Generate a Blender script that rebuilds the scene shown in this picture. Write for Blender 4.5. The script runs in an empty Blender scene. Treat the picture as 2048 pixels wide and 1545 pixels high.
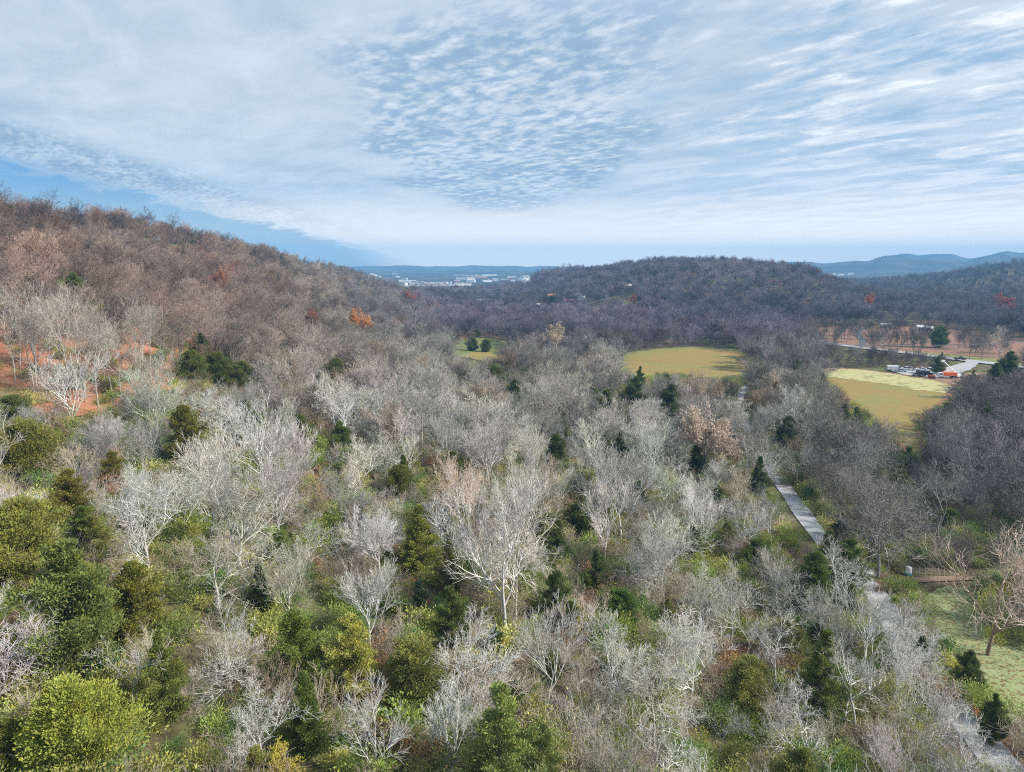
import bpy, math, random
import numpy as np
from mathutils import Vector
S = bpy.context.scene
COL = S.collection
R = math.radians
rnd = random.Random(11)
NR = np.random.RandomState(7)

# ------------------------------------------------------------------ camera, world, sun, exposure
CZ = 60.0
F = 1359.0                      # focal length in pixels of the 2048 wide photograph
HOR = 530.0
PITCH = math.atan((772.5 - HOR) / F)
cam_d = bpy.data.cameras.new('camera'); cam = bpy.data.objects.new('camera', cam_d); COL.objects.link(cam)
cam.location = (0, 0, CZ); cam.rotation_euler = (math.pi/2 - PITCH, 0, 0)
cam_d.sensor_width = 36; cam_d.lens = 36 * F / 2048; cam_d.clip_start = 0.5; cam_d.clip_end = 60000
S.camera = cam
CP, SP = math.cos(PITCH), math.sin(PITCH)

def ray(u, v):
    a = (u - 1024) / F; b = (772.5 - v) / F
    d = Vector((a, CP + b*SP, -SP + b*CP)); d.normalize(); return d
def project(p):
    x, y, z = p[0], p[1], p[2] - CZ
    f = y*CP - z*SP; up = y*SP + z*CP
    return 1024 + F*x/f, 772.5 - F*up/f, f
def sky_xy(u, v):
    d = ray(u, v); zz = max(d.z, 0) + 0.06
    return d.x/zz, d.y/zz

SUN_EL, SUN_AZ = R(36), R(105)          # azimuth clockwise from +Y (the view direction)
sun_d = bpy.data.lights.new('sun', 'SUN'); sun_d.energy = 5.0; sun_d.angle = R(1.5); sun_d.color = (1, .93, .84)
sun = bpy.data.objects.new('sun', sun_d); COL.objects.link(sun); sun.location = (300, -100, 400)
sv = Vector((math.sin(SUN_AZ)*math.cos(SUN_EL), math.cos(SUN_AZ)*math.cos(SUN_EL), math.sin(SUN_EL)))
sun.rotation_euler = sv.to_track_quat('Z', 'Y').to_euler()
S.view_settings.view_transform = 'Standard'; S.view_settings.look = 'None'
S.view_settings.exposure = 0.58; S.view_settings.gamma = 1
S.view_settings.use_curve_mapping = False
S.render.engine = 'CYCLES'
cy = S.cycles
cy.use_denoising = False; cy.denoiser = 'OPENIMAGEDENOISE'; cy.denoising_prefilter = 'ACCURATE'; cy.denoising_input_passes = 'RGB_ALBEDO_NORMAL'
cy.max_bounces = 4; cy.diffuse_bounces = 2; cy.glossy_bounces = 1; cy.transmission_bounces = 1
cy.volume_bounces = 0; cy.transparent_max_bounces = 4; cy.caustics_reflective = False; cy.caustics_refractive = False
cy.sample_clamp_indirect = 3; cy.sample_clamp_direct = 12
cy.pixel_filter_type = 'BLACKMAN_HARRIS'; cy.filter_width = 1.1

def nth(n): return f"{n}{'th' if 10 <= n % 100 <= 20 else {1: 'st', 2: 'nd', 3: 'rd'}.get(n % 10, 'th')}"
class NT:
    """little helper to write node trees"""
    def __init__(s, nt): s.nt = nt; s.n = nt.nodes; s.l = nt.links
    def new(s, t, **k):
        nd = s.n.new(t)
        for a, b in k.items(): setattr(nd, a, b)
        return nd
    def put(s, sock, val):
        if isinstance(val, bpy.types.NodeSocket): s.l.new(val, sock)
        elif val is not None: sock.default_value = val
    def m(s, op, a, b=None, c=None, clamp=False):
        nd = s.new('ShaderNodeMath', operation=op); nd.use_clamp = clamp
        for i, q in enumerate((a, b, c)): s.put(nd.inputs[i], q)
        return nd.outputs[0]
    def vm(s, op, a, b=None, scale=None):
        nd = s.new('ShaderNodeVectorMath', operation=op)
        s.put(nd.inputs[0], a); s.put(nd.inputs[1], b)
        if scale is not None: s.put(nd.inputs[3], scale)
        return nd.outputs[1] if op in ('DOT_PRODUCT', 'LENGTH') else nd.outputs[0]
    def smooth(s, x, a, b):
        nd = s.new('ShaderNodeMapRange', interpolation_type='SMOOTHSTEP')
        s.put(nd.inputs[0], x); s.put(nd.inputs[1], a); s.put(nd.inputs[2], b)
        return nd.outputs[0]
    def noise(s, vec, scale, detail=3, rough=.5, dist=0):
        nd = s.new('ShaderNodeTexNoise'); s.put(nd.inputs['Vector'], vec)
        nd.inputs['Scale'].default_value = scale; nd.inputs['Detail'].default_value = detail
        nd.inputs['Roughness'].default_value = rough; nd.inputs['Distortion'].default_value = dist
        return nd.outputs['Fac']
    def mix(s, f, a, b, kind='MIX'):
        nd = s.new('ShaderNodeMix', data_type='RGBA', blend_type=kind)
        s.put(nd.inputs[0], f)
        for sock, q in ((nd.inputs[6], a), (nd.inputs[7], b)):
            s.put(sock, q if isinstance(q, bpy.types.NodeSocket) else (*q, 1) if len(q) == 3 else q)
        return nd.outputs[2]

def build_world():
    w = bpy.data.worlds.new('World'); S.world = w; w.use_nodes = True
    t = NT(w.node_tree); t.n.clear()
    out = t.new('ShaderNodeOutputWorld'); bg = t.new('ShaderNodeBackground')
    t.l.new(bg.outputs[0], out.inputs[0])
    sk = t.new('ShaderNodeTexSky', sky_type='NISHITA'); sk.sun_disc = False
    sk.sun_elevation = SUN_EL; sk.sun_rotation = SUN_AZ; sk.altitude = 200
    sk.air_density = 1.0; sk.dust_density = .6; sk.ozone_density = 2.5
    clear = t.vm('MULTIPLY', sk.outputs[0], (.40, .61, .84))       # deep blue gap between the cloud sheets
    tc = t.new('ShaderNodeTexCoord').outputs['Generated']
    sp = t.new('ShaderNodeSeparateXYZ'); t.l.new(tc, sp.inputs[0])
    x, y, z = sp.outputs
    zz = t.m('ADD', t.m('MAXIMUM', z, 0.0), 0.06)
    X = t.m('DIVIDE', x, zz); Y = t.m('DIVIDE', y, zz)
    cb = t.new('ShaderNodeCombineXYZ'); t.l.new(X, cb.inputs[0]); t.l.new(Y, cb.inputs[1]); P = cb.outputs[0]
    # slow warp
    nz = t.new('ShaderNodeTexNoise'); t.l.new(P, nz.inputs['Vector']); nz.inputs['Scale'].default_value = .9; nz.inputs['Detail'].default_value = 2
    warp = t.vm('SCALE', t.vm('SUBTRACT', nz.outputs['Color'], (.5, .5, .5)), scale=.22)
    PW = t.vm('ADD', P, warp)
    # rows of small cells: rotated and stretched coordinates
    (ax_, ay_), (bx_, by_) = sky_xy(1250, 300), sky_xy(2048, 120); th = math.atan2(by_-ay_, bx_-ax_)
    ux, uy = math.cos(th), math.sin(th)
    def along(sa, sb):
        c_ = t.new('ShaderNodeCombineXYZ'); t.l.new(t.m('MULTIPLY', t.vm('DOT_PRODUCT', PW, (ux, uy, 0)), sa), c_.inputs[0])
        t.l.new(t.m('MULTIPLY', t.vm('DOT_PRODUCT', PW, (-uy, ux, 0)), sb), c_.inputs[1]); return c_.outputs[0]
    cells = t.noise(along(8.5, 12.0), 1.0, 4, .55, .0)
    cellb = t.noise(along(3.6, 6.0), 1.0, 3, .55, .2)
    cells = t.m('ADD', t.m('MULTIPLY', cells, .72), t.m('MULTIPLY', cellb, .28))
    mp2o = along(1.6, 3.4)
    streak = t.noise(mp2o, 1.0, 6, .62, .5)
    broad = t.noise(P, .8, 4, .55, .3)
    fine = t.noise(along(9, 22), 1, 3, .6)
    def sdist(p, q, scale=1):            # signed distance to the line p-q in cloud plane, positive on its left
        (ax, ay), (bx, by) = sky_xy(*p), sky_xy(*q)
        nx, ny = -(by-ay), bx-ax; L = math.hypot(nx, ny); nx /= L; ny /= L
        d = t.m('ADD', t.m('MULTIPLY', X, nx), t.m('MULTIPLY', Y, ny))
        return t.m('SUBTRACT', d, nx*ax + ny*ay)
    wob = t.m('MULTIPLY', t.m('SUBTRACT', streak, .5), 1.0)
    gap = sdist((0, 305), (620, 462))
    gapm = t.smooth(t.m('ADD', gap, t.m('MULTIPLY', wob, 1.5)), -.05, .45)
    gapm = t.m('MULTIPLY', gapm, t.smooth(t.m('SUBTRACT', X, t.m('MULTIPLY', Y, -.13)), .1, -1.6))
    band = sdist((0, 225), (560, 400))
    bandm = t.m('MULTIPLY', t.smooth(t.m('ADD', band, t.m('MULTIPLY', wob, .8)), -.1, .25), t.m('SUBTRACT', 1.0, gapm))
    bandm = t.m('MULTIPLY', bandm, t.smooth(X, -.9, -2.2))
    cx, cyy = sky_xy(1010, 285)
    ex = t.m('MULTIPLY', t.m('SUBTRACT', X, cx - .02), 1.0); ey = t.m('MULTIPLY', t.m('SUBTRACT', Y, cyy + .2), .36)
    rad = t.m('SQRT', t.m('ADD', t.m('MULTIPLY', ex, ex), t.m('MULTIPLY', ey, ey)))
    cen = t.smooth(t.m('ADD', rad, t.m('MULTIPLY', t.m('SUBTRACT', broad, .5), 1.3)), 1.0, .62)
    right = t.smooth(t.m('ADD', X, t.m('MULTIPLY', t.m('SUBTRACT', broad, .5), 2.4)), .3, 1.3)
    right = t.m('MULTIPLY', right, t.smooth(t.m('ADD', Y, t.m('MULTIPLY', X, -.3)), 5.2, 3.0))
    veil = t.mix(t.smooth(broad, .3, .7), (.38, .475, .57), (.56, .635, .70))
    veil = t.mix(t.m('MULTIPLY', t.smooth(streak, .35, .75), .4), veil, (.78, .83, .90))
    low = t.smooth(z, .16, .0)
    veil = t.mix(t.m('MULTIPLY', low, .6), veil, (.64, .73, .82))
    bright = t.smooth(X, .2, 3.4)
    veil = t.mix(t.m('MULTIPLY', bright, .45), veil, (.92, .94, .98))
    topd = t.smooth(z, .2, .42)
    veil = t.mix(t.m('MULTIPLY', topd, .35), veil, (.40, .53, .69))
    gapc = (.29, .43, .60)
    c1 = t.m('MULTIPLY', t.smooth(t.m('ADD', cells, t.m('MULTIPLY', t.m('SUBTRACT', broad, .5), .35)), .57, .41), t.m('MULTIPLY', cen, .85))
    col = t.mix(c1, veil, (.25, .37, .53))
    c1b = t.m('MULTIPLY', t.smooth(cells, .54, .68), t.m('MULTIPLY', cen, .5))
    col = t.mix(c1b, col, (.86, .90, .95))
    rs = t.m('ADD', t.m('MULTIPLY', streak, .55), t.m('MULTIPLY', t.noise(along(5.0, 8.0), 1.0, 5, .6, .2), .45))
    c2 = t.m('MULTIPLY', t.smooth(rs, .58, .40), t.m('MULTIPLY', t.m('MULTIPLY', right, .85), t.smooth(t.noise(P, 1.7, 3, .6), .36, .60)))
    col = t.mix(c2, col, (.25, .41, .60))
    c2b = t.m('MULTIPLY', t.smooth(rs, .52, .66), t.m('MULTIPLY', right, .75))
    col = t.mix(c2b, col, (.97, .98, 1.0))
    # low right bands
    c4 = t.m('MULTIPLY', t.smooth(streak, .58, .40), t.m('MULTIPLY', t.smooth(X, .3, 2.0), t.m('MULTIPLY', t.smooth(Y, 2.8, 3.8), .45)))
    col = t.mix(c4, col, (.36, .49, .64))
    b1 = t.m('MULTIPLY', t.smooth(t.m('ADD', t.m('MULTIPLY', streak, .5), t.m('MULTIPLY', fine, .5)), .62, .38), t.m('MULTIPLY', bandm, .85))
    col = t.mix(b1, col, (.21, .32, .47))
    col = t.mix(t.m('MULTIPLY', gapm, .97), col, clear)
    hz = t.smooth(z, .11, .0)
    col = t.mix(t.m('MULTIPLY', t.m('MULTIPLY', hz, .9), t.m('SUBTRACT', 1.0, t.m('MULTIPLY', gapm, .7))), col, (1.75, 1.48, 1.10))
    t.l.new(col, bg.inputs[0]); bg.inputs[1].default_value = .80
    # Nishita is physically bright: strength .1 on it before it is mixed with the cloud sheet
    sc = t.vm('SCALE', clear, scale=.10)
    for l in list(t.l):
        if l.from_socket == clear and l.to_node != sc.node: 
            to = l.to_socket; t.l.remove(l); t.l.new(sc, to)
build_world()

# ------------------------------------------------------------------ tags
def tag(o, label=None, cat=None, group=None, kind=None):
    if label: o['label'] = label
    if cat: o['category'] = cat
    if group: o['group'] = group
    if kind: o['kind'] = kind
    return o
def link(name, me, parent=None):
    o = bpy.data.objects.new(name, me); COL.objects.link(o)
    if parent: o.parent = parent
    return o
def empty(name, loc, rz=0, sc=1):
    o = bpy.data.objects.new(name, None); COL.objects.link(o)
    o.location = loc; o.rotation_euler = (0, 0, rz); o.scale = (sc, sc, sc) if not isinstance(sc, tuple) else sc
    o.empty_display_size = .3
    return o

# ------------------------------------------------------------------ mesh helpers
def np_mesh(name, V, Fc, mats, midx=None, k=4):
    V = np.asarray(V, dtype=np.float32); Fc = np.asarray(Fc, dtype=np.int32)
    me = bpy.data.meshes.new(name); me.vertices.add(len(V)); me.vertices.foreach_set('co', V.ravel())
    me.loops.add(Fc.size); me.loops.foreach_set('vertex_index', Fc.ravel())
    me.polygons.add(len(Fc)); me.polygons.foreach_set('loop_start', np.arange(0, Fc.size, k, dtype=np.int32))
    for m in (mats if isinstance(mats, (list, tuple)) else [mats]): me.materials.append(m)
    if midx is not None: me.polygons.foreach_set('material_index', np.asarray(midx, dtype=np.int32))
    me.update(calc_edges=True); me.validate()
    return me
class MB:
    """polygon collector for boxes, prisms and tubes"""
    def __init__(s): s.v = []; s.f = []; s.mi = []
    def add(s, v, f, mi=0):
        b = len(s.v); s.v += [tuple(q) for q in v]; s.f += [[b+i for i in g] for g in f]; s.mi += [mi]*len(f)
    def box(s, c, d, mi=0, rz=0, taper=1):
        cx, cy_, cz = c; x, y, z = d[0]/2, d[1]/2, d[2]/2; ca, sa = math.cos(rz), math.sin(rz); v = []
        for k, tz in ((-z, 1), (z, taper)):
            for a, b in ((-x, -y), (x, -y), (x, y), (-x, y)):
                a *= tz; b *= tz; v.append((cx+a*ca-b*sa, cy_+a*sa+b*ca, cz+k))
        s.add(v, [(3,2,1,0),(4,5,6,7),(0,1,5,4),(1,2,6,5),(2,3,7,6),(3,0,4,7)], mi)
    def prism(s, prof, y0, y1, mi=0, inset=0):       # profile in xz extruded along y
        n = len(prof); v = [(x, y0, z) for x, z in prof] + [(x, y1, z) for x, z in prof]
        f = [tuple(range(n)), tuple(range(2*n-1, n-1, -1))] + [(i, i+n, (i+1)%n+n, (i+1)%n) for i in range(n)]
        s.add(v, f, mi)
    def cyl(s, c0, c1, r0, r1=None, n=12, mi=0):
        r1 = r0 if r1 is None else r1; a = Vector(c0); b = Vector(c1); d = (b-a).normalized()
        e = d.orthogonal().normalized(); g = d.cross(e); v = []
        for c, r in ((a, r0), (b, r1)):
            for i in range(n):
                t = 2*math.pi*i/n; v.append(c + (e*math.cos(t)+g*math.sin(t))*r)
        s.add(v, [(i, (i+1)%n, (i+1)%n+n, i+n) for i in range(n)] + [tuple(range(n-1, -1, -1)), tuple(range(n, 2*n))], mi)
    def mesh(s, name, mats, bevel=0):
        me = bpy.data.meshes.new(name); me.from_pydata(s.v, [], s.f)
        for m in (mats if isinstance(mats, (list, tuple)) else [mats]): me.materials.append(m)
        for p, i in zip(me.polygons, s.mi): p.material_index = i
        import bmesh
        b = bmesh.new(); b.from_mesh(me); bmesh.ops.recalc_face_normals(b, faces=b.faces)
        if bevel: bmesh.ops.bevel(b, geom=b.edges[:], offset=bevel, segments=2, affect='EDGES', profile=.5, clamp_overlap=True)
        b.to_mesh(me); b.free(); return me

def tubes(segs, sides=3):
    """segs: array N x 8 (p0, p1, r0, r1) -> verts, quads"""
    A = np.asarray(segs, dtype=np.float64); p0, p1, r0, r1 = A[:, :3], A[:, 3:6], A[:, 6:7], A[:, 7:8]
    d = p1-p0; L = np.linalg.norm(d, axis=1, keepdims=True)+1e-9; d /= L
    ref = np.where(np.abs(d[:, 2:3]) > .9, np.array([[1., 0, 0]]), np.array([[0, 0, 1.]]))
    e = np.cross(d, ref); e /= np.linalg.norm(e, axis=1, keepdims=True); g = np.cross(d, e)
    V = np.empty((len(A), 2*sides, 3))
    for i in range(sides):
        t = 2*math.pi*i/sides; q = e*math.cos(t)+g*math.sin(t)
        V[:, i] = p0-d*r0*.3+q*r0; V[:, sides+i] = p1+q*r1
    base = (np.arange(len(A))*2*sides)[:, None]
    Fq = np.stack([base+np.array([[i, (i+1) % sides, (i+1) % sides+sides, i+sides]]) for i in range(sides)], 1).reshape(-1, 4)
    return V.reshape(-1, 3), Fq

# ------------------------------------------------------------------ materials
def mat(name):
    m = bpy.data.materials.new(name); m.use_nodes = True; t = NT(m.node_tree)
    b = t.n['Principled BSDF']; return m, t, b
def plain(name, col, rough=.6, metal=0, var=.12, scale=3):
    m, t, b = mat(name)
    n = t.noise(t.new('ShaderNodeTexCoord').outputs['Object'], scale, 4, .6)
    f = t.m('ADD', t.m('MULTIPLY', n, 2*var), 1-var)
    t.l.new(t.vm('SCALE', (*col,), scale=f), b.inputs['Base Color']) if False else None
    vs = t.new('ShaderNodeVectorMath', operation='SCALE'); vs.inputs[0].default_value = col; t.l.new(f, vs.inputs[3])
    t.l.new(vs.outputs[0], b.inputs['Base Color'])
    b.inputs['Roughness'].default_value = rough; b.inputs['Metallic'].default_value = metal
    return m
def tinted(name, lo, hi, scale, rough=.8, sheen=None, second=None, translucent=0):
    """colour of the plant comes from its own 'tint' property; noise varies it over the plant"""
    m, t, b = mat(name)
    at = t.new('ShaderNodeAttribute', attribute_type='INSTANCER', attribute_name='tint')
    tc = t.new('ShaderNodeTexCoord').outputs['Object']
    n = t.noise(tc, scale, 3, .65)
    f = t.new('ShaderNodeMapRange'); t.l.new(n, f.inputs[0]); f.inputs[1].default_value = .3; f.inputs[2].default_value = .7
    f.inputs[3].default_value = lo; f.inputs[4].default_value = hi
    vs = t.new('ShaderNodeVectorMath', operation='SCALE'); t.l.new(at.outputs['Vector'], vs.inputs[0]); t.l.new(f.outputs[0], vs.inputs[3])
    c = vs.outputs[0]
    if second:
        n2 = t.noise(tc, scale*2.7, 2, .5)
        c = t.mix(t.m('MULTIPLY', t.smooth(n2, .48, .66), second[1]), c, t.vm('MULTIPLY', at.outputs['Vector'], second[0]))
    t.l.new(c, b.inputs['Base Color']); b.inputs['Roughness'].default_value = rough
    b.inputs['Specular IOR Level'].default_value = .2
    if translucent:
        tr = t.new('ShaderNodeBsdfTranslucent'); t.l.new(c, tr.inputs[0])
        mx = t.new('ShaderNodeMixShader'); mx.inputs[0].default_value = translucent
        t.l.new(b.outputs[0], mx.inputs[1]); t.l.new(tr.outputs[0], mx.inputs[2])
        t.l.new(mx.outputs[0], t.n['Material Output'].inputs[0])
    return m
M_TWIG = tinted('bark_of_branches', .8, 1.2, .5)
M_FINE = tinted('bark_of_fine_twigs', .40, .80, .6, second=((.62, .52, .38), .5))
M_TRUNK = tinted('bark_of_trunks', .45, .95, 1.2, second=((.6, .55, .5), .8))
M_LEAF = tinted('evergreen_foliage', .75, 1.6, .55, rough=.6, second=((1.7, 1.35, .6), .6), translucent=.25)
M_DRY = tinted('dry_leaves', .7, 1.3, .8, rough=.8, translucent=.3)

def ground_mat(name, cols, scales, bumpy=0):
    """cols: list of (colour, noise scale, threshold lo, hi, weight, detail) laid over the first colour"""
    m, t, b = mat(name)
    P = t.new('ShaderNodeNewGeometry').outputs['Position']
    c = cols[0][0]; first = True
    for (cc, sc, lo, hi, w, det) in cols[1:]:
        n = t.noise(P, sc, det, .6, .3); f = t.m('MULTIPLY', t.smooth(n, lo, hi), w)
        c = t.mix(f, c, cc)
    if name == 'leaf_litter_ground':       # wooded hills beyond the valley: dark forest cover, not leaf litter
        d = t.vm('LENGTH', P); c = t.mix(t.smooth(d, 1500, 2300), c, t.mix(t.smooth(t.noise(P, .004, 5, .7), .4, .6), (.035, .045, .04), (.09, .085, .075)))
    t.l.new(c, b.inputs['Base Color']); b.inputs['Roughness'].default_value = .95; b.inputs['Specular IOR Level'].default_value = .1
    return m
M_GROUND = ground_mat('leaf_litter_ground', [((.115, .085, .052),), ((.22, .062, .035), .045, .53, .62, .9, 4), ((.26, .13, .075), .03, .62, .72, .7, 3), ((.11, .135, .045), .035, .42, .58, .85, 4), ((.17, .12, .085), .8, .45, .7, .6, 4), ((.03, .03, .018), .45, .52, .7, .55, 3)], 0)
M_PARK = ground_mat('fallen_leaf_lawn', [((.25, .14, .095),), ((.24, .15, .12), .06, .45, .65, .7, 4), ((.33, .19, .135), .5, .5, .7, .6, 3), ((.13, .17, .06), .035, .60, .68, .5, 3)], 0)
M_HILL = ground_mat('orange_leaf_slope', [((.36, .17, .095),), ((.22, .08, .045), .12, .45, .65, .8, 4), ((.44, .24, .15), .6, .5, .7, .6, 3), ((.20, .19, .07), .07, .55, .68, .8, 3)], 0)
M_FIELD = ground_mat('ochre_meadow', [((.26, .19, .065),), ((.21, .21, .075), .03, .42, .62, .8, 5), ((.36, .23, .10), .25, .5, .75, .5, 4), ((.20, .12, .04), 1.2, .55, .75, .35, 3)], 0)
M_RIM = ground_mat('green_meadow_rim', [((.17, .20, .06),), ((.30, .22, .08), .15, .45, .62, .6, 4), ((.36, .33, .15), .8, .5, .7, .5, 3)], 0)
M_PALE = ground_mat('pale_rough_grass', [((.40, .37, .18),), ((.18, .19, .07), .35, .50, .62, .85, 4), ((.52, .50, .33), 1.1, .52, .7, .7, 3)], 0)
M_LAWN = ground_mat('mown_lawn_with_leaves', [((.25, .29, .14),), ((.32, .35, .19), .25, .45, .65, .5, 3), ((.16, .08, .035), 1.9, .55, .60, .85, 2), ((.28, .22, .10), .12, .5, .7, .5, 3), ((.075, .10, .03), 2.6, .56, .64, .7, 2)], 0)
M_GREEN = ground_mat('green_pasture', [((.14, .17, .055),), ((.22, .22, .09), .06, .45, .65, .8, 4)], 0)
M_ORANGE = ground_mat('rust_verge', [((.26, .13, .085),), ((.17, .10, .065), .5, .45, .65, .8, 4), ((.16, .18, .06), .3, .58, .7, .8, 4)], 0)
M_ROAD = ground_mat('pale_gravel_asphalt', [((.40, .41, .43),), ((.28, .27, .27), .5, .45, .7, .7, 5), ((.22, .15, .10), .7, .52, .66, .75, 5), ((.55, .56, .58), .2, .5, .7, .6, 4)], 0)
M_WAY = ground_mat('bright_concrete', [((.52, .53, .54),), ((.40, .38, .36), .4, .5, .7, .6, 4), ((.30, .24, .19), 1.1, .6, .7, .5, 4)], 0)
M_MAIN = ground_mat('worn_asphalt', [((.36, .365, .37),), ((.36, .36, .37), .3, .45, .7, .6, 4)], 0)
M_PATH = ground_mat('grey_path', [((.10, .11, .13),), ((.16, .15, .15), .5, .45, .7, .6, 4)], 0)
M_DIRT = ground_mat('bare_dirt', [((.25, .17, .13),), ((.34, .21, .15), .3, .45, .7, .8, 4), ((.14, .09, .07), .9, .5, .7, .7, 4)], 0)

# ------------------------------------------------------------------ terrain
A = []     # azimuth, distance, height relative to the camera
def an(az, *pairs):
    for r, z in pairs: A.append((az, r, z))
an(-180, (60, -42), (300, -40), (1500, -55)); an(-120, (50, -34), (150, -14), (400, 10), (1500, -20)); an(120, (50, -46), (300, -50), (1500, -58))
an(-75, (30, -36), (80, -24), (160, -5), (300, 20), (700, 10), (1500, -40)); an(75, (60, -48), (200, -50), (600, -50), (1500, -55))
an(-50, (50, -34), (100, -27), (160, -18), (230, -2), (300, 17), (450, 24), (900, -10), (1500, -50))
an(-37, (50, -36), (100, -32), (150, -28), (200, -21), (270, -4), (345, 14.5), (440, 13), (900, -25))
an(-30, (50, -37), (100, -34), (160, -30), (250, -17), (340, -3), (425, 14.5), (520, 12), (900, -30))
an(-25, (60, -38), (150, -34), (250, -26), (400, -6), (520, 12.5), (620, 8))
an(-20, (60, -39), (150, -37), (300, -31), (500, -12), (660, 4), (760, 0))
an(-15, (60, -40), (150, -40), (300, -38), (500, -30), (700, -22), (860, -13), (1000, -20), (1500, -55))
an(-11, (300, -43), (600, -40), (900, -33), (1100, -38))
an(-7, (100, -43), (300, -46), (600, -48), (1000, -47), (1500, -58))
an(0, (15, -42), (50, -42), (100, -45), (300, -49), (600, -51), (1000, -52), (1500, -58), (2400, -62))
an(3, (700, -52), (1050, -40), (1350, -22), (1700, -40))
an(7, (500, -51), (700, -47), (900, -28), (1050, -21), (1300, -19), (1700, -40))
an(12.7, (60, -46), (120, -49), (300, -50), (500, -50), (650, -44), (850, -20), (1020, -1), (1250, -10))
an(18, (500, -50), (650, -45), (800, -24), (950, -5.5), (1200, -16))
an(23, (60, -48), (120, -50), (300, -50), (500, -50), (650, -47), (800, -30), (930, -15), (1150, -30))
an(27, (500, -50), (700, -47), (900, -41), (1300, -50))
an(31, (500, -50), (700, -49), (950, -48), (1300, -46), (1700, -34), (2100, -45))
an(37, (60, -48), (150, -50), (350, -50), (500, -49), (900, -46), (1300, -34), (1700, 0), (2200, -25))
an(45, (500, -49), (900, -42), (1300, -15), (1700, 25), (2300, 0))
for az in range(-180, 180, 12): A.append((az, 2900, -62)); A.append((az, 5000, -62))
A = np.array(A)
def warp(x, y):
    r = np.hypot(x, y)+1e-6; s = np.log1p(r/30)/r
    return x*s, y*s
_wx, _wy = warp(A[:, 1]*np.sin(np.radians(A[:, 0])), A[:, 1]*np.cos(np.radians(A[:, 0])))
def tps(d2): return .5*d2*np.log(d2+1e-9)
_n = len(A); K = tps((_wx[:, None]-_wx)**2+(_wy[:, None]-_wy)**2)+np.eye(_n)*.004
Pm = np.c_[np.ones(_n), _wx, _wy]
W = np.linalg.solve(np.block([[K, Pm], [Pm.T, np.zeros((3, 3))]]), np.r_[A[:, 2], np.zeros(3)])
def gz(x, y):
    """terrain height"""
    x = np.atleast_1d(np.asarray(x, dtype=float)); y = np.atleast_1d(np.asarray(y, dtype=float)); out = np.empty(x.shape)
    fx, fy, fo = x.ravel(), y.ravel(), out.ravel()
    for i in range(0, len(fx), 20000):
        a, b = warp(fx[i:i+20000], fy[i:i+20000])
        k = tps((a[:, None]-_wx)**2+(b[:, None]-_wy)**2)
        fo[i:i+20000] = k@W[:_n]+W[_n]+W[_n+1]*a+W[_n+2]*b
    z = fo.reshape(x.shape); r = np.hypot(x, y); az = np.degrees(np.arctan2(x, y))
    t = np.clip((r-2300)/500, 0, 1); t = t*t*(3-2*t); z = z*(1-t)-62*t
    wv = 2.2*np.sin(x/31+1.3)*np.sin(y/43+.4)+1.0*np.sin(x/13+y/17)+1.6*np.sin(x/71-y/57)
    hilly = np.clip((z+46)/25, 0, 1)
    z = z+wv*hilly*np.clip(r/120, .2, 1)*1.2
    # far ridges
    def ridge(a0, a1, rr, wd, hh, s):
        e = 1/(1+np.exp(-(az-a0)/s))/(1+np.exp((az-a1)/s))
        v = hh*(1+.16*np.sin(az*.9+rr)+.09*np.sin(az*2.1+rr*.3)+.03*np.sin(az*4.3+rr))
        return e*v*np.exp(-((r-rr)/wd)**2)
    z = z+ridge(-16.5, 3, 6600, 600, 42, .6)+ridge(-60, 60, 7400, 500, 38, 3)
    z = z+ridge(-16, 6, 4600, 400, 20, 2)+ridge(1, 4.3, 3300, 350, 38, .8)
    z = z+ridge(21, 60, 4600, 600, 98, 2.2)+ridge(26.5, 60, 6000, 600, 136, 2.5)+ridge(12, 34, 6800, 700, 72, 3)
    return z+CZ
def gz1(x, y): return float(gz([x], [y])[0])
def hit(u, v, off=0.0):
    """where the line of sight meets the ground raised by off"""
    d = ray(u, v); ts = np.geomspace(20, 14000, 900)
    X, Y, Z = d.x*ts, d.y*ts, CZ+d.z*ts; h = gz(X, Y)+off
    k = np.argmax(Z < h)
    if Z[k] >= h[k]: return None
    a, b = ts[k-1], ts[k]
    f = (Z[k-1]-h[k-1])/((Z[k-1]-h[k-1])-(Z[k]-h[k])); t = a+(b-a)*f
    x, y = d.x*t, d.y*t
    return Vector((x, y, gz1(x, y)))

def axis(lo, hi, n, s):
    t = np.linspace(-1, 1, n); a = np.arcsinh(np.array([lo, hi])/s)
    return s*np.sinh(np.linspace(a[0], a[1], n))
def build_ground():
    xs = axis(-9000, 9000, 640, 190); ys = axis(-1200, 9000, 540, 190)
    X, Y = np.meshgrid(xs, ys); Z = gz(X, Y); ny, nx = X.shape
    V = np.c_[X.ravel(), Y.ravel(), Z.ravel()]
    i = np.arange(ny-1)[:, None]*nx+np.arange(nx-1)[None]; Fq = np.stack([i, i+1, i+nx+1, i+nx], -1).reshape(-1, 4)
    me = np_mesh('ground', V, Fq, M_GROUND); me.shade_smooth(); o = link('ground', me); tag(o, kind='structure')
build_ground()

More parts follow.
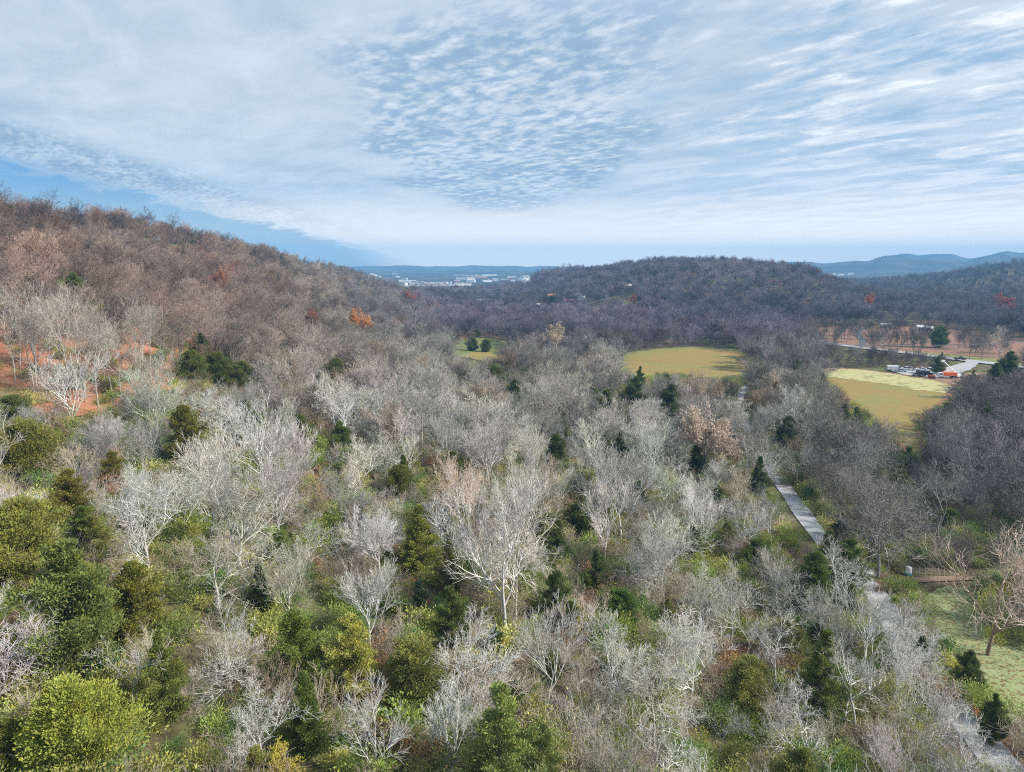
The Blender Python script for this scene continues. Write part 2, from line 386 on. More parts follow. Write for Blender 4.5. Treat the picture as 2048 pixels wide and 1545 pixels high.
def inside(px, py, poly):
    n = len(poly); c = np.zeros(np.shape(px), bool); j = n-1
    for i in range(n):
        xi, yi = poly[i]; xj, yj = poly[j]
        c ^= ((yi > py) != (yj > py)) & (px < (xj-xi)*(py-yi)/(yj-yi+1e-9)+xi); j = i
    return c
def smooth_poly(p, it=2):
    for _ in range(it):
        q = []
        for i in range(len(p)):
            a, b = p[i], p[(i+1) % len(p)]
            q += [(a[0]*.75+b[0]*.25, a[1]*.75+b[1]*.25), (a[0]*.25+b[0]*.75, a[1]*.25+b[1]*.75)]
        p = q
    return p
AREAS = {}     # ground outlines in plan, kept free of random trees
def plan(pix): return [tuple(hit(u, v)[:2]) for u, v in pix]
def sheet(name, poly, m, lift, cell=2.5, wob=.8):
    """a ground cover following the terrain inside a plan outline (cells clipped to it)"""
    import bmesh
    p = smooth_poly(poly, 3); bm = bmesh.new()
    f = bm.faces.new([bm.verts.new((a+(math.sin(i*2.3)+math.sin(i*.9+1))*wob, b+(math.cos(i*1.7)+math.sin(i*.63))*wob, 0)) for i, (a, b) in enumerate(p)])
    xs = [a for a, b in p]; ys = [b for a, b in p]
    for axn, lo, hi in (((1, 0, 0), min(xs), max(xs)), ((0, 1, 0), min(ys), max(ys))):
        k = lo+cell
        while k < hi:
            bmesh.ops.bisect_plane(bm, geom=bm.verts[:]+bm.edges[:]+bm.faces[:], plane_co=tuple(k*q for q in axn), plane_no=axn); k += cell
    co = np.array([v.co[:2] for v in bm.verts]); z = gz(co[:, 0], co[:, 1])+lift
    for v, q in zip(bm.verts, z): v.co.z = q
    bmesh.ops.recalc_face_normals(bm, faces=bm.faces)
    if sum(q.normal.z for q in bm.faces) < 0: bmesh.ops.reverse_faces(bm, faces=bm.faces)
    me = bpy.data.meshes.new(name); bm.to_mesh(me); bm.free(); me.materials.append(m)
    tag(link(name, me), kind='structure'); AREAS.setdefault(name, []).append(poly)
def ribbon(name, pts, w, m, lift, keep=True):
    """a road along plan points"""
    P = [Vector((a, b, 0)) for a, b in pts]; Q = []
    for i in range(len(P)-1):
        p0, p1, p2, p3 = P[max(i-1, 0)], P[i], P[i+1], P[min(i+2, len(P)-1)]; n = max(2, int((p2-p1).length/2.5))
        for k in range(n):
            t = k/n; Q.append(.5*((2*p1)+(p2-p0)*t+(2*p0-5*p1+4*p2-p3)*t*t+(3*p1-p0-3*p2+p3)*t**3))
    Q.append(P[-1]); V = []; nn = 5
    for i, q in enumerate(Q):
        d = (Q[min(i+1, len(Q)-1)]-Q[max(i-1, 0)]).normalized(); s = Vector((-d.y, d.x, 0))
        ww = w*(1+.06*math.sin(i*.7)); V += [q+s*(j/(nn-1)-.5)*ww for j in range(nn)]
    V = np.array([v[:] for v in V]); V[:, 2] = gz(V[:, 0], V[:, 1])+lift
    i = (np.arange(len(Q)-1)[:, None]*nn+np.arange(nn-1)[None]); Fq = np.stack([i, i+nn, i+nn+1, i+1], -1).reshape(-1, 4)[:, ::-1]
    o = link(name, np_mesh(name, V, Fq, m)); tag(o, kind='structure')
    if keep: AREAS.setdefault(name, []).append(('line', [q[:2] for q in Q], w/2-.6 if name == 'lane' else w/2+1.5))
    return Q

PX = dict(
 fieldA=[(1240,722),(1255,708),(1300,701),(1350,697),(1410,696),(1460,700),(1495,709),(1508,722),(1504,742),(1484,757),(1430,757),(1340,751),(1290,757),(1252,748)],
 fieldB=[(1640,742),(1700,738),(1760,745),(1830,755),(1912,770),(1906,788),(1878,812),(1850,832),(1838,858),(1852,905),(1825,910),(1790,888),(1755,858),(1715,815),(1668,778),(1645,760)],
 strip=[(1618,741),(1700,737),(1770,746),(1850,760),(1920,768),(1905,788),(1850,785),(1760,768),(1690,760),(1640,754)],
 lawn=[(1850,1185),(1905,1172),(1962,1178),(1966,1250),(1990,1300),(2120,1290),(2300,1330),(2300,1560),(2120,1520),(2030,1452),(1985,1412),(1945,1365),(1905,1322),(1862,1285),(1840,1235)],
 park=[(1612,662),(1650,655),(1760,652),(1850,655),(1950,664),(2110,690),(2250,730),(2200,760),(2048,733),(1960,722),(1860,708),(1750,698),(1680,690),(1620,680)],
 verge=[(1800,703),(1870,707),(1960,716),(2060,728),(2060,737),(1960,724),(1870,714),(1800,709)],
 green=[(893,700),(925,680),(965,676),(1010,682),(1025,700),(1000,712),(960,716),(900,716)],
 dry=[(930,706),(985,705),(1060,716),(1062,728),(1000,728),(935,720)],
 lot=[(1765,736),(1800,738),(1850,742),(1890,739),(1930,725),(1950,722),(1960,730),(1925,748),(1915,757),(1850,758),(1790,748)],
 slope=[(-80,640),(120,640),(330,650),(430,680),(400,730),(350,790),(220,840),(-80,850)],
 dirt=[(1840,757),(1905,752),(1960,745),(1995,752),(1975,770),(1915,778),(1850,768)],
 far_green=[(1150,632),(1180,622),(1230,608),(1262,600),(1280,612),(1240,624),(1200,634)],
)
for nm, key, m, lift in (('meadow', 'fieldA', M_FIELD, .30), ('meadow', 'fieldB', M_FIELD, .30), ('rough_grass', 'strip', M_PALE, .36), ('lawn', 'lawn', M_LAWN, .08),
                         ('leafy_park_ground', 'park', M_PARK, .3), ('grass_verge', 'verge', M_RIM, .36), ('pasture', 'green', M_GREEN, .35), ('dry_meadow', 'dry', M_FIELD, .40),
                         ('gravel_lot', 'lot', M_MAIN, .44), ('leaf_covered_slope', 'slope', M_HILL, .45), ('bare_dirt_ground', 'dirt', M_DIRT, .28), ('pasture', 'far_green', M_GREEN, 1.0)):
    sheet(nm, plan(PX[key]), m, lift, cell=4 if key not in ('lawn', 'slope', 'far_green') else (2 if key == 'lawn' else 5 if key == 'slope' else 25), wob=1.1 if key in ('fieldA', 'fieldB', 'strip', 'green', 'dry') else .3)
# green rim and rust edge round the two meadows
def rim(key, w, m, lift, name):
    p = smooth_poly(plan(PX[key])); p = p+[p[0]]
    P2 = [(a, b) for a, b in p]
    ribbon(name, P2[::1], w, m, lift, keep=False)
rim('fieldA', 5, M_RIM, .34, 'meadow_edge'); rim('fieldB', 2.2, M_ORANGE, .38, 'leafy_edge')

lane_px = [(2130,1640),(2030,1560),(1940,1455),(1868,1370),(1806,1285),(1752,1190),(1690,1130),(1632,1065),(1582,995),(1540,935),(1508,885),(1488,840),(1476,803),(1490,778),(1530,757),(1570,742)]
lane = ribbon('lane', plan(lane_px), 3.6, M_ROAD, .16)
ribbon('driveway', plan([(1752,1185),(1800,1166),(1880,1160),(1960,1158),(2120,1150)]), 1.6, M_DIRT, .20)
ribbon('bridle_path', plan([(1710,1120),(1690,1085),(1655,1035),(1625,985)]), 1.6, M_ORANGE, .19, keep=False)
road = ribbon('road', plan([(2400,775),(2200,752),(2048,736),(1990,729),(1930,722),(1860,713),(1780,703),(1700,694),(1620,682),(1560,676),(1490,668),(1400,652),(1300,645),(1180,640)]), 8.5, M_MAIN, .46)
ribbon('track', plan([(1952,723),(1925,736),(1890,744),(1840,746),(1790,744)]), 5.0, M_MAIN, .52)
ribbon('park_path', plan([(1722,694),(1726,682),(1716,672),(1722,660),(1745,655)]), 4.2, M_PATH, .42, keep=False)
ribbon('park_path', plan([(1730,693),(1780,692),(1840,688),(1868,682)]), 3.0, M_PATH, .45, keep=False)
for key in ('lot',): pass

# ------------------------------------------------------------------ plants: shapes
def rv(rg): 
    a = rg.uniform(0, 2*math.pi); z = rg.uniform(-1, 1); s = math.sqrt(1-z*z); return Vector((s*math.cos(a), s*math.sin(a), z))
def bare_shape(seed, H=15.0, spread=.8, fork=.3, counts=(6, 7, 5, 4), lean=0.0, trunk_r=.2, up=.5, twig=.02, wig=.25, multi=1, tl=.58):
    """a leafless broadleaf tree: arrays of trunk and branch segments"""
    rg = random.Random(seed); T = []; B = []
    Lm = len(counts)
    def limb(p, d, L, r, lev, store):
        n = (6, 5, 4, 3, 2)[min(lev, 4)]; q = p.copy(); dd = d.copy(); pts = [(q.copy(), r, dd.copy())]
        rend = r*(.34 if lev < Lm-1 else .6)
        for i in range(n):
            dd = (dd+rv(rg)*wig*(.45 if lev == 0 else .9)+Vector((0, 0, up*(.10 if lev else .03)))).normalized()
            q2 = q+dd*(L/n); ra = r+(rend-r)*(i/n); rb = r+(rend-r)*((i+1)/n)
            store.append((*q, *q2, ra, rb)); q = q2; pts.append((q.copy(), rb, dd.copy()))
        return pts
    def grow(p, d, L, r, lev, store):
        pts = limb(p, d, L, r, lev, store)
        if lev >= Lm: return
        c = counts[lev]; c = max(1, c+rg.choice((-1, 0, 0, 1)))
        start = fork if lev == 0 else .22
        for k in range(c):
            t = start+(1-start)*(k+rg.random()*.8)/c
            x = t*(len(pts)-1); i = min(int(x), len(pts)-2); f = x-i
            a, ra, da = pts[i]; b, rb, _ = pts[i+1]; q = a.lerp(b, f); rr = ra+(rb-ra)*f
            side = rv(rg); side = (side-da*side.dot(da)).normalized()
            ang = rg.uniform(.55, 1.15)*spread*(1.35-.65*t if lev == 0 else 1)
            nd = (da*math.cos(ang)+side*math.sin(ang)); nd = (nd+Vector((0, 0, up*(.12 if lev == 0 else .22)))).normalized()
            if lev == 0: ln = H*rg.uniform(.42, .60)*(1.05-.25*t)
            else: ln = L*rg.uniform(.38, .70)*(1.15-.4*t)*(1.25 if lev == Lm-1 else 1)
            nr = max(twig*(.9 if lev < Lm-1 else .7), rr*rg.uniform(.58, .78)) if lev < Lm-1 else twig*rg.uniform(.6, 1)
            grow(q, nd, ln, nr, lev+1, T if (lev == 0 and nr > .05) else B)
        if lev and lev < Lm-1:          # leader continues as a spray
            a, ra, da = pts[-1]; grow(a, (da+rv(rg)*.3).normalized(), L*.4, ra, lev+1, B)
    for s in range(multi):
        d = Vector((rg.uniform(-1, 1)*lean, rg.uniform(-1, 1)*lean, 1)).normalized()
        if multi > 1:
            an_ = 2*math.pi*s/multi+rg.random(); d = Vector((math.cos(an_)*.28, math.sin(an_)*.28, 1)).normalized()
        grow(Vector((0, 0, -.6)), d, H*tl, trunk_r*(1 if multi == 1 else .75), 0, T)
    return np.array(T), np.array(B)
def spray_faces(C, D, size, rg, width=.45):
    """leaf sprays: one bent quad each at centre C pointing along D"""
    n = len(C); D = D/np.linalg.norm(D, axis=1, keepdims=True)
    rr = rg.normal(size=(n, 3)); s = np.cross(D, rr); s /= np.linalg.norm(s, axis=1, keepdims=True)+1e-9
    L = size*rg.uniform(.55, 1.3, (n, 1)); w = L*width
    V = np.stack([C-D*L*.5, C+s*w*.5, C+D*L*.5+rr*L*.08, C-s*w*.5], 1)
    b = np.arange(n)[:, None]*4
    return V.reshape(-1, 3), b+np.array([[0, 1, 2, 3]])
def cedar_shape(seed, H=8.0, Rr=2.4, n=5200, size=.42, cone=.6, base=.12, lumps=46, width=.42):
    """juniper or pine: ragged branch lobes of unequal length, each lobe a loose tuft of small sprays"""
    rg = np.random.RandomState(seed); Cs = []; Ds = []; br = []; ph = rg.rand(3)*6.28
    def prof(h): return (1-h)**cone*(.4+.6*min(1, (h+.12)*3.0))
    for k in range(lumps):
        h = min(.985, (k+rg.rand())/lumps*1.02); a = rg.rand()*6.28
        side = 1+.22*math.sin(a+ph[0])+.16*math.sin(2*a+ph[1]+h*4)
        rr = Rr*prof(h)*side*(rg.uniform(.35, 1.0)**.6*1.12); z = H*(base+(1-base)*h)
        tip = np.array([rr*math.cos(a), rr*math.sin(a), z+rr*rg.uniform(.0, .55)]); root = np.array([0, 0, max(.3, z-rr*.35)])
        br.append((*root, *(root*.2+tip*.8), .06, .015))
        lr = Rr*rg.uniform(.15, .36)*(.55+.6*prof(h)); m = int(n/lumps*(lr/(Rr*.22))**1.6)
        t = rg.uniform(.35, 1.08, (m, 1)); g = rg.normal(size=(m, 3)); g /= np.linalg.norm(g, axis=1, keepdims=True); g *= rg.uniform(.35, 1.05, (m, 1))
        off = g*np.array([1, 1, .72])*lr*(1.15-.35*t); c = root*(1-t)+tip*t+off
        Cs.append(c); Ds.append((tip-root)/np.linalg.norm(tip-root)*.6+off/lr*.8+np.array([0, 0, .55])+rg.normal(size=(m, 3))*.45)
    C = np.concatenate(Cs); D = np.concatenate(Ds)
    V, Fq = spray_faces(C, D, size, rg, width)
    trunk = np.array([(0, 0, -.5, 0, 0, H*.5, .16, .1), (0, 0, H*.5, 0, 0, H*.93, .1, .02)]+br)
    return trunk, V, Fq
def leaf_on_branches(B, n, size, rg):
    k = rg.randint(0, len(B), n); t = rg.rand(n, 1); C = B[k, :3]*(1-t)+B[k, 3:6]*t+rg.normal(size=(n, 3))*.14
    return spray_faces(C, rg.normal(size=(n, 3)), size, rg, .8)
def shrub_shape(seed, n=1700, Rr=1.6, H=1.8, size=.17):
    rg = np.random.RandomState(seed); L = rg.randint(5, 9); Cs = []; Ds = []; br = []
    for i in range(L):
        a = rg.rand()*6.28; r = Rr*rg.rand()**.5*.8; z = H*rg.uniform(.25, .85); c = np.array([r*math.cos(a), r*math.sin(a), z])
        off = rg.normal(size=(n//L, 3))*np.array([.45, .45, .34])*Rr*.6; Cs.append(c+off); Ds.append(off+np.array([0, 0, .5]))
        br.append((0, 0, -.2, *c, .03, .012))
        for q in range(5):
            e = c+rg.normal(size=3)*np.array([.5, .5, .3])+np.array([0, 0, .5]); br.append((*c, *e, .014, .007))
    V, Fq = spray_faces(np.concatenate(Cs), np.concatenate(Ds), size, rg, .5)
    return np.array(br), V, Fq
def join_np(parts):
    Vs, Fs, Ms = [], [], []; b = 0
    for V, Fq, mi in parts: Vs.append(V); Fs.append(Fq+b); Ms += [mi]*len(Fq); b += len(V)
    return np.concatenate(Vs), np.concatenate(Fs), Ms

BARE = []      # (trunk mesh, crown mesh, height, crown radius)
def add_bare(**k):
    T, B = bare_shape(**k); V, Fq = tubes(T, 5); t = np_mesh('trunk', V, Fq, M_TRUNK)
    V, Fq = tubes(B, 3); fine = np.repeat((B[:, 6] < k.get('twig', .02)*.99).astype(int), 3); c = np_mesh('crown', V, Fq, [M_TWIG, M_FINE], fine)
    allp = np.concatenate([T[:, 3:6], B[:, 3:6]]); rad = float(np.percentile(np.hypot(allp[:, 0], allp[:, 1]), 92))
    BARE.append((t, c, float(np.percentile(allp[:, 2], 99)), rad, T, B)); return len(BARE)-1
# domes, vases, uprights, forked oaks
for s in range(5): add_bare(seed=20+s, H=14, spread=1.0, fork=.36, counts=(8, 7, 5, 3), up=.5, twig=.028, trunk_r=.22, wig=.2)
for s in range(4): add_bare(seed=40+s, H=15, spread=.74, fork=.34, counts=(7, 7, 5, 3), up=.8, twig=.028, trunk_r=.21, wig=.16)
for s in range(3): add_bare(seed=60+s, H=12, spread=.75, fork=.25, counts=(6, 7, 5, 3), up=.7, twig=.026, trunk_r=.13, wig=.32, multi=3)
for s in range(3): add_bare(seed=80+s, H=16, spread=1.15, fork=.22, counts=(6, 8, 6, 4), up=.4, twig=.030, trunk_r=.32, wig=.27)
for s in range(2): add_bare(seed=95+s, H=13, spread=.9, tl=.72, fork=.5, counts=(5, 6, 5, 3), up=.5, twig=.024, trunk_r=.13, wig=.3, lean=.12)
for s in range(3): add_bare(seed=120+s, H=15, spread=.75, tl=.85, fork=.6, counts=(6, 6, 4, 3), up=.7, twig=.024, trunk_r=.17, wig=.22, lean=.08)
DOME, VASE, MULTI, OAK, THIN, TALL = (0, 1, 2, 3, 4), (5, 6, 7, 8), (9, 10, 11), (12, 13, 14), (15, 16), (17, 18, 19)
EVER = []
def add_ever(**k):
    T, V, Fq = cedar_shape(**k); tv, tf = tubes(T, 4)
    EVER.append((np_mesh('trunk', tv, tf, M_TRUNK), np_mesh('crown', V, Fq, M_LEAF), k['H'], k['Rr'], (tv, tf), (V, Fq)))
for s in range(3): add_ever(seed=3+s, H=8.5, Rr=3.0, n=34000, size=.21, cone=.6, lumps=80)          # broad cedar
for s in range(3): add_ever(seed=13+s, H=9.5, Rr=2.7, n=32000, size=.21, cone=.85, lumps=80)            # pyramid
for s in range(2): add_ever(seed=23+s, H=6.5, Rr=3.3, n=40000, size=.20, cone=.42, lumps=110)          # rounded
for s in range(2): add_ever(seed=33+s, H=7.5, Rr=2.4, n=18000, size=.23, cone=.6, lumps=44, width=.3) # loose feathery
BROAD, PYR, ROUND, LOOSE = (0, 1, 2), (3, 4, 5), (6, 7), (8, 9)
LEAFY = []
for s in range(3):
    T, B = BARE[s*2][4:6]; rg = np.random.RandomState(s); V, Fq = leaf_on_branches(B, 9000, .34, rg); tv, tf = tubes(B[::2], 3)
    V2, F2, mi = join_np([(V, Fq, 0), (tv, tf, 1)])
    LEAFY.append((BARE[s*2][0], np_mesh('crown', V2, F2, [M_DRY, M_TWIG], mi), BARE[s*2][2], BARE[s*2][3]))

# ------------------------------------------------------------------ things: trees placed one by one
THINGS = []   # dicts: obj, u, v (crown centre in the photograph), kind, mark (short landmark name) or None
def setc(o, tint):
    for ch in o.children: ch['tint'] = tuple(float(q) for q in tint)
def put_tree(proto, name, p, sc, rz, tint, ttint=None, tilt=0):
    o = empty(name, p, rz, sc)
    if tilt: o.rotation_euler = (tilt*rnd.uniform(-1, 1), tilt*rnd.uniform(-1, 1), rz)
    for nm, me, tn in (('trunk', proto[0], tint if ttint is None else ttint), ('crown', proto[1], tint)):
        c = link(nm, me, o); c['tint'] = tuple(float(q) for q in tn)
    return o
PALE = (.50, .49, .47)
occ = []     # occupied plan positions (x, y, r)
def at_pixel(u, v, wpx, rad, H, cz=.62):
    """find the place whose crown centre shows at u,v; returns position and scale so the crown spans wpx"""
    h = H*cz; sc = 1.0; p = None
    for _ in range(8):
        p = hit(u, v, h*sc); 
        if p is None: return None, 1
        q = Vector((p.x, p.y, p.z+h*sc)); dist = project(q)[2]; sc = .5*sc+.5*(wpx/F*dist/(2*rad))
    return p, sc
def hero(kind, u, v, w, label, mark=None, tint=None, proto=None, lim=(.55, 1.75), ttint=None):
    if kind == 'ever': tab, name, cat, cz = EVER, 'cedar_tree', 'evergreen tree', .5
    elif kind == 'leafy': tab, name, cat, cz = LEAFY, 'leafy_tree', 'tree', .66
    else: tab, name, cat, cz = BARE, 'bare_tree', 'bare tree', .64
    pr = tab[rnd.choice(proto)] if isinstance(proto, tuple) else tab[proto or 0]
    p, sc = at_pixel(u, v, w, pr[3]*(.9 if kind != 'ever' else .95), pr[2], cz)
    if p is None: print('MISS', label); return
    sc0 = sc; sc = min(max(sc, lim[0]), lim[1])
    if sc != sc0:
        p = hit(u, v, pr[2]*cz*sc)
    Q = LANE_Q; d = np.hypot(Q[:, 0]-p.x, Q[:, 1]-p.y); j = int(np.argmin(d))
    if d[j] < 2.9:                       # keep the trunk off the lane, on its nearer side
        n_ = Vector((p.x-Q[j, 0], p.y-Q[j, 1], 0)); n_ = n_.normalized() if n_.length > .05 else Vector((-1, 0, 0))
        x_, y_ = Q[j, 0]+n_.x*3.0, Q[j, 1]+n_.y*3.0; p = Vector((x_, y_, gz1(x_, y_)))
    o = put_tree(pr, name, p, sc, rnd.uniform(0, 6.28), tint or PALE, ttint)
    tag(o, label, cat); occ.append((p.x, p.y, pr[3]*sc*(.8 if kind != 'ever' else .9)))
    THINGS.append(dict(o=o, u=u, v=v, mark=mark, kind=kind, w=w, f=project((p.x, p.y, p.z+6))[2])); return o
LANE_Q = np.array([q[:2] for q in lane])
G1 = (.17, .19, .045); G2 = (.11, .15, .035); G3 = (.11, .14, .04); G4 = (.085, .12, .038); OL = (.16, .15, .035); YG = (.30, .27, .055); LG = (.17, .24, .075); BG = (.06, .10, .055)
E = [
 (140,1470,205,'dense bright yellow-green rounded cedar at the bottom left corner','bright rounded cedar',(.27,.31,.065),ROUND),
 (150,1225,200,'tall shaggy green pine-like cedar filling the lower left edge','tall shaggy cedar',(.15,.19,.055),BROAD),
 (268,1215,125,'olive cedar leaning on the tall shaggy cedar at lower left','olive leaning cedar',(.17,.18,.04),BROAD),
 (45,1090,170,'broad yellow-olive cedar cut by the left edge of the photo','broad yellow-olive cedar',(.21,.225,.055),ROUND),
 (145,1005,90,'dark olive cedar above the broad yellow-olive cedar on the left','dark olive cedar',OL,BROAD),
 (325,1360,110,'soft green cedar right of the bare tree near the bottom left','soft green cedar',(.15,.18,.045),PYR),
 (592,1310,125,'green cedar left of the lime-yellow cedar in the lower left','mid green cedar',(.15,.20,.045),BROAD),
 (706,1315,120,'lime-yellow feathery cedar, the yellowest crown in the wood','lime-yellow cedar',(.34,.35,.10),BROAD),
 (612,1440,110,'dark green cedar below the mid green cedar near the bottom','dark bottom cedar',G2,PYR),
 (798,970,72,'small round dark olive cedar in the centre left of the wood','round olive cedar',(.12,.13,.03),ROUND),
 (838,1085,82,'yellow-green cedar just below the round olive cedar','sloping yellow-green cedar',(.20,.22,.05),PYR),
 (902,1135,78,'olive cedar touching the sloping yellow-green cedar on its right','olive middle cedar',(.19,.19,.05),PYR),
 (368,880,92,'dark olive cedar in the left part of the wood below the orange slope','dark slope cedar',(.14,.14,.03),BROAD),
 (28,835,80,'very dark green cedar at the left edge under the orange slope','very dark edge cedar',G3,ROUND),
 (50,905,115,'low spreading olive cedar at the left edge below a darker one','low spreading cedar',(.17,.18,.04),ROUND),
 (385,738,66,'dark green cedar at the left end of the cedar row under the slope','left row cedar',G3,ROUND),
 (432,742,66,'dark green cedar in the middle of the cedar row under the slope','middle row cedar',(.09,.12,.03),ROUND),
 (482,757,62,'dark green cedar at the right end of the cedar row under the slope','right row cedar',G3,ROUND),
 (1110,905,50,'upright green cedar right of the wood centre','upright centre cedar',(.12,.16,.035),BROAD),
 (1242,1222,80,'dark glossy green cedar alone among pale bare trees right of centre','dark lone cedar',(.08,.14,.03),ROUND),
 (520,1185,62,'deep green cedar under the low limbs of the huge pale tree','deep green cedar',G4,PYR),
 (842,1205,55,'slim grey-green cedar below the olive middle cedar','slim grey-green cedar',BG,LOOSE),
 (1000,1500,170,'light green feathery cedar at the bottom edge in the middle','feathery bottom cedar',(.22,.27,.085),LOOSE),
 (1080,1510,90,'paler feathery cedar at the bottom edge beside a wider one','pale bottom cedar',(.20,.24,.08),LOOSE),
 (1848,1305,52,'dark green cedar at the upper left border of the lawn','upper lawn cedar',G4,PYR),
 (1912,1352,64,'dark green cedar on the lane side of the lawn border','middle lawn cedar',G4,BROAD),
 (1962,1420,60,'dark green cedar at the lower end of the lawn border','lower lawn cedar',(.08,.12,.03),PYR),
 (1700,1135,78,'rich green cedar beside the lane left of the driveway','lane cedar',(.09,.14,.03),BROAD),
 (1668,1052,40,'small dark cedar on the right verge of the lane','verge cedar',G4,BROAD),
 (1152,1040,56,'green cedar half hidden behind pale branches right of centre','half hidden cedar',(.10,.15,.035),ROUND),
 (1518,955,46,'narrow dark cedar left of the visible stretch of lane','lane side cedar',G4,PYR),
 (1340,812,58,'dark green cedar on the far side of the wood below the ochre meadow','meadow side cedar',G4,BROAD),
 (1272,792,50,'dark green cedar a little left of the one below the ochre meadow','second meadow cedar',G4,BROAD),
 (1215,815,48,'green cedar left of the two dark ones below the ochre meadow','third meadow cedar',G3,BROAD),
 (1442,800,30,'dark conifer beside the pale bend of the lane','bend cedar',G4,PYR),
 (985,755,46,'green cedar in the thin grey wood left of the ochre meadow','grey wood cedar',G3,ROUND),
 (682,885,56,'green cedar behind white branches left of centre','white branch cedar',(.09,.13,.03),BROAD),
 (598,872,58,'dark green cedar left of the one behind white branches','left white branch cedar',G3,BROAD),
 (402,690,30,'small dark cedar on the upper slope','upper slope cedar',G3,BROAD),
 (672,745,50,'dark green cedar in the upper middle of the left wood','upper middle cedar',G3,ROUND),
 (1575,870,50,'dark green cedar right of the hidden lane','hidden lane cedar',G4,BROAD),
 (1592,742,30,'dark cedar between the two ochre meadows','between meadows cedar',G4,BROAD),
 (640,1395,60,'olive cedar right of the dark bottom cedar','olive bottom cedar',(.14,.15,.04),LOOSE),
 (905,940,50,'olive cedar right of the round olive cedar','right olive cedar',(.15,.16,.04),BROAD),
 (1240,905,44,'slanting green cedar in the grey wood right of centre','slanting green cedar',(.10,.15,.04),PYR),
 (1390,925,46,'dark green cedar in the grey wood left of the lane','grey lane cedar',G4,BROAD),
 (1030,790,40,'small dark green cedar in the upper middle wood','small upper cedar',G4,BROAD),
 (990,1290,50,'green cedar behind the pale trees of the lower middle','lower middle cedar',(.08,.12,.03),BROAD),
 (1140,1235,46,'dark cedar low among bare trees right of the lower middle','low dark cedar',G3,BROAD),
 (1515,1110,60,'bright green cedar in the wood left of the lane','bright lane cedar',(.12,.17,.04),ROUND),
 (1385,1090,50,'green cedar left of the bright one by the lane','left lane cedar',G3,BROAD),
 (225,940,50,'olive cedar above the big pale tree on the left','upper left olive cedar',OL,BROAD),
 (20,1500,90,'green cedar at the bottom left corner edge','corner cedar',G1,BROAD),
 (945,690,26,'dark green round tree at the left end of the green pasture','left pasture evergreen',G4,ROUND),
 (972,693,24,'dark green round tree beside its twin by the green pasture','right pasture evergreen',G4,ROUND),
 (1105,603,26,'dark green round tree standing alone below the far houses','far lone evergreen',(.03,.07,.03),ROUND),
 (1880,676,56,'large round green pine on the leafy park ground','large park pine',(.07,.13,.045),ROUND),
 (1878,731,26,'dark conical conifer between the lot and the road','lot conifer',G4,BROAD),
 (2020,738,46,'dark green cedar right of the road junction','junction cedar',G4,BROAD),
 (1990,752,34,'smaller dark cedar left of the one by the junction','small junction cedar',G4,BROAD),
 (1690,828,26,'low green cedar beside the lower meadow','lower meadow cedar',G4,BROAD),
 (1515,850,34,'deep green cedar in the dip beside the lane','lane dip cedar',G4,BROAD),
]
for u, v, w, lb, mk, tn, pr in E: hero('ever', u, v, w, lb, mk, tn, pr, lim=(.45, 1.9), ttint=(.16, .12, .09))
for q in THINGS:
    if q['mark'] in ('large park pine',): q['o'].name = 'pine_tree'; q['o']['category'] = 'pine tree'
Lf = [
 (720,642,50,'glowing orange-leaved tree on the left wood edge','glowing orange tree',(.62,.28,.08)),
 (820,592,24,'small rust-leaved tree far down the left ridge','small rust ridge tree',(.40,.15,.07)),
 (872,612,20,'tiny rust tree right of another down the left ridge','tiny rust ridge tree',(.42,.18,.09)),
 (1742,602,32,'rust-leaved tree on the wooded slope above the park','rust tree above park',(.42,.13,.07)),
 (2008,605,36,'rust-leaved tree on the slope at the right edge','rust tree at right edge',(.36,.12,.08)),
 (1268,600,24,'rust-leaved tree above the far pasture','rust pasture tree',(.36,.12,.08)),
 (528,497,22,'red-brown tree standing on the skyline of the left ridge','red skyline tree',(.34,.10,.05)),
 (440,560,60,'reddish twiggy tree on the upper left ridge','reddish ridge tree',(.36,.17,.11)),
 (620,640,50,'reddish tree left of the glowing orange one','reddish left tree',(.33,.16,.10)),
 (1412,862,110,'peach tinted tree with dry leaves left of the lane','peach tinted tree',(.60,.48,.38)),
 (238,1140,44,'little yellow-leaved tree beside the tall shaggy cedar','little yellow tree',(.55,.45,.07)),
 (565,1530,50,'yellow-leaved bush tree at the bottom edge','yellow bottom tree',(.50,.42,.08)),
 (1115,675,60,'cream coloured leafy tree behind the green pasture','cream tree',(.55,.45,.33)),
 (1540,770,60,'cream and tan crowned tree between the meadows','cream meadow tree',(.50,.42,.32)),
]
for u, v, w, lb, mk, tn in Lf: hero('leafy', u, v, w, lb, mk, tn, (0, 1, 2), lim=(.3, 1.6), ttint=(.3, .27, .24))
W1 = (.9, .91, .88); W2 = (.76, .76, .72); W3 = (.50, .48, .45)
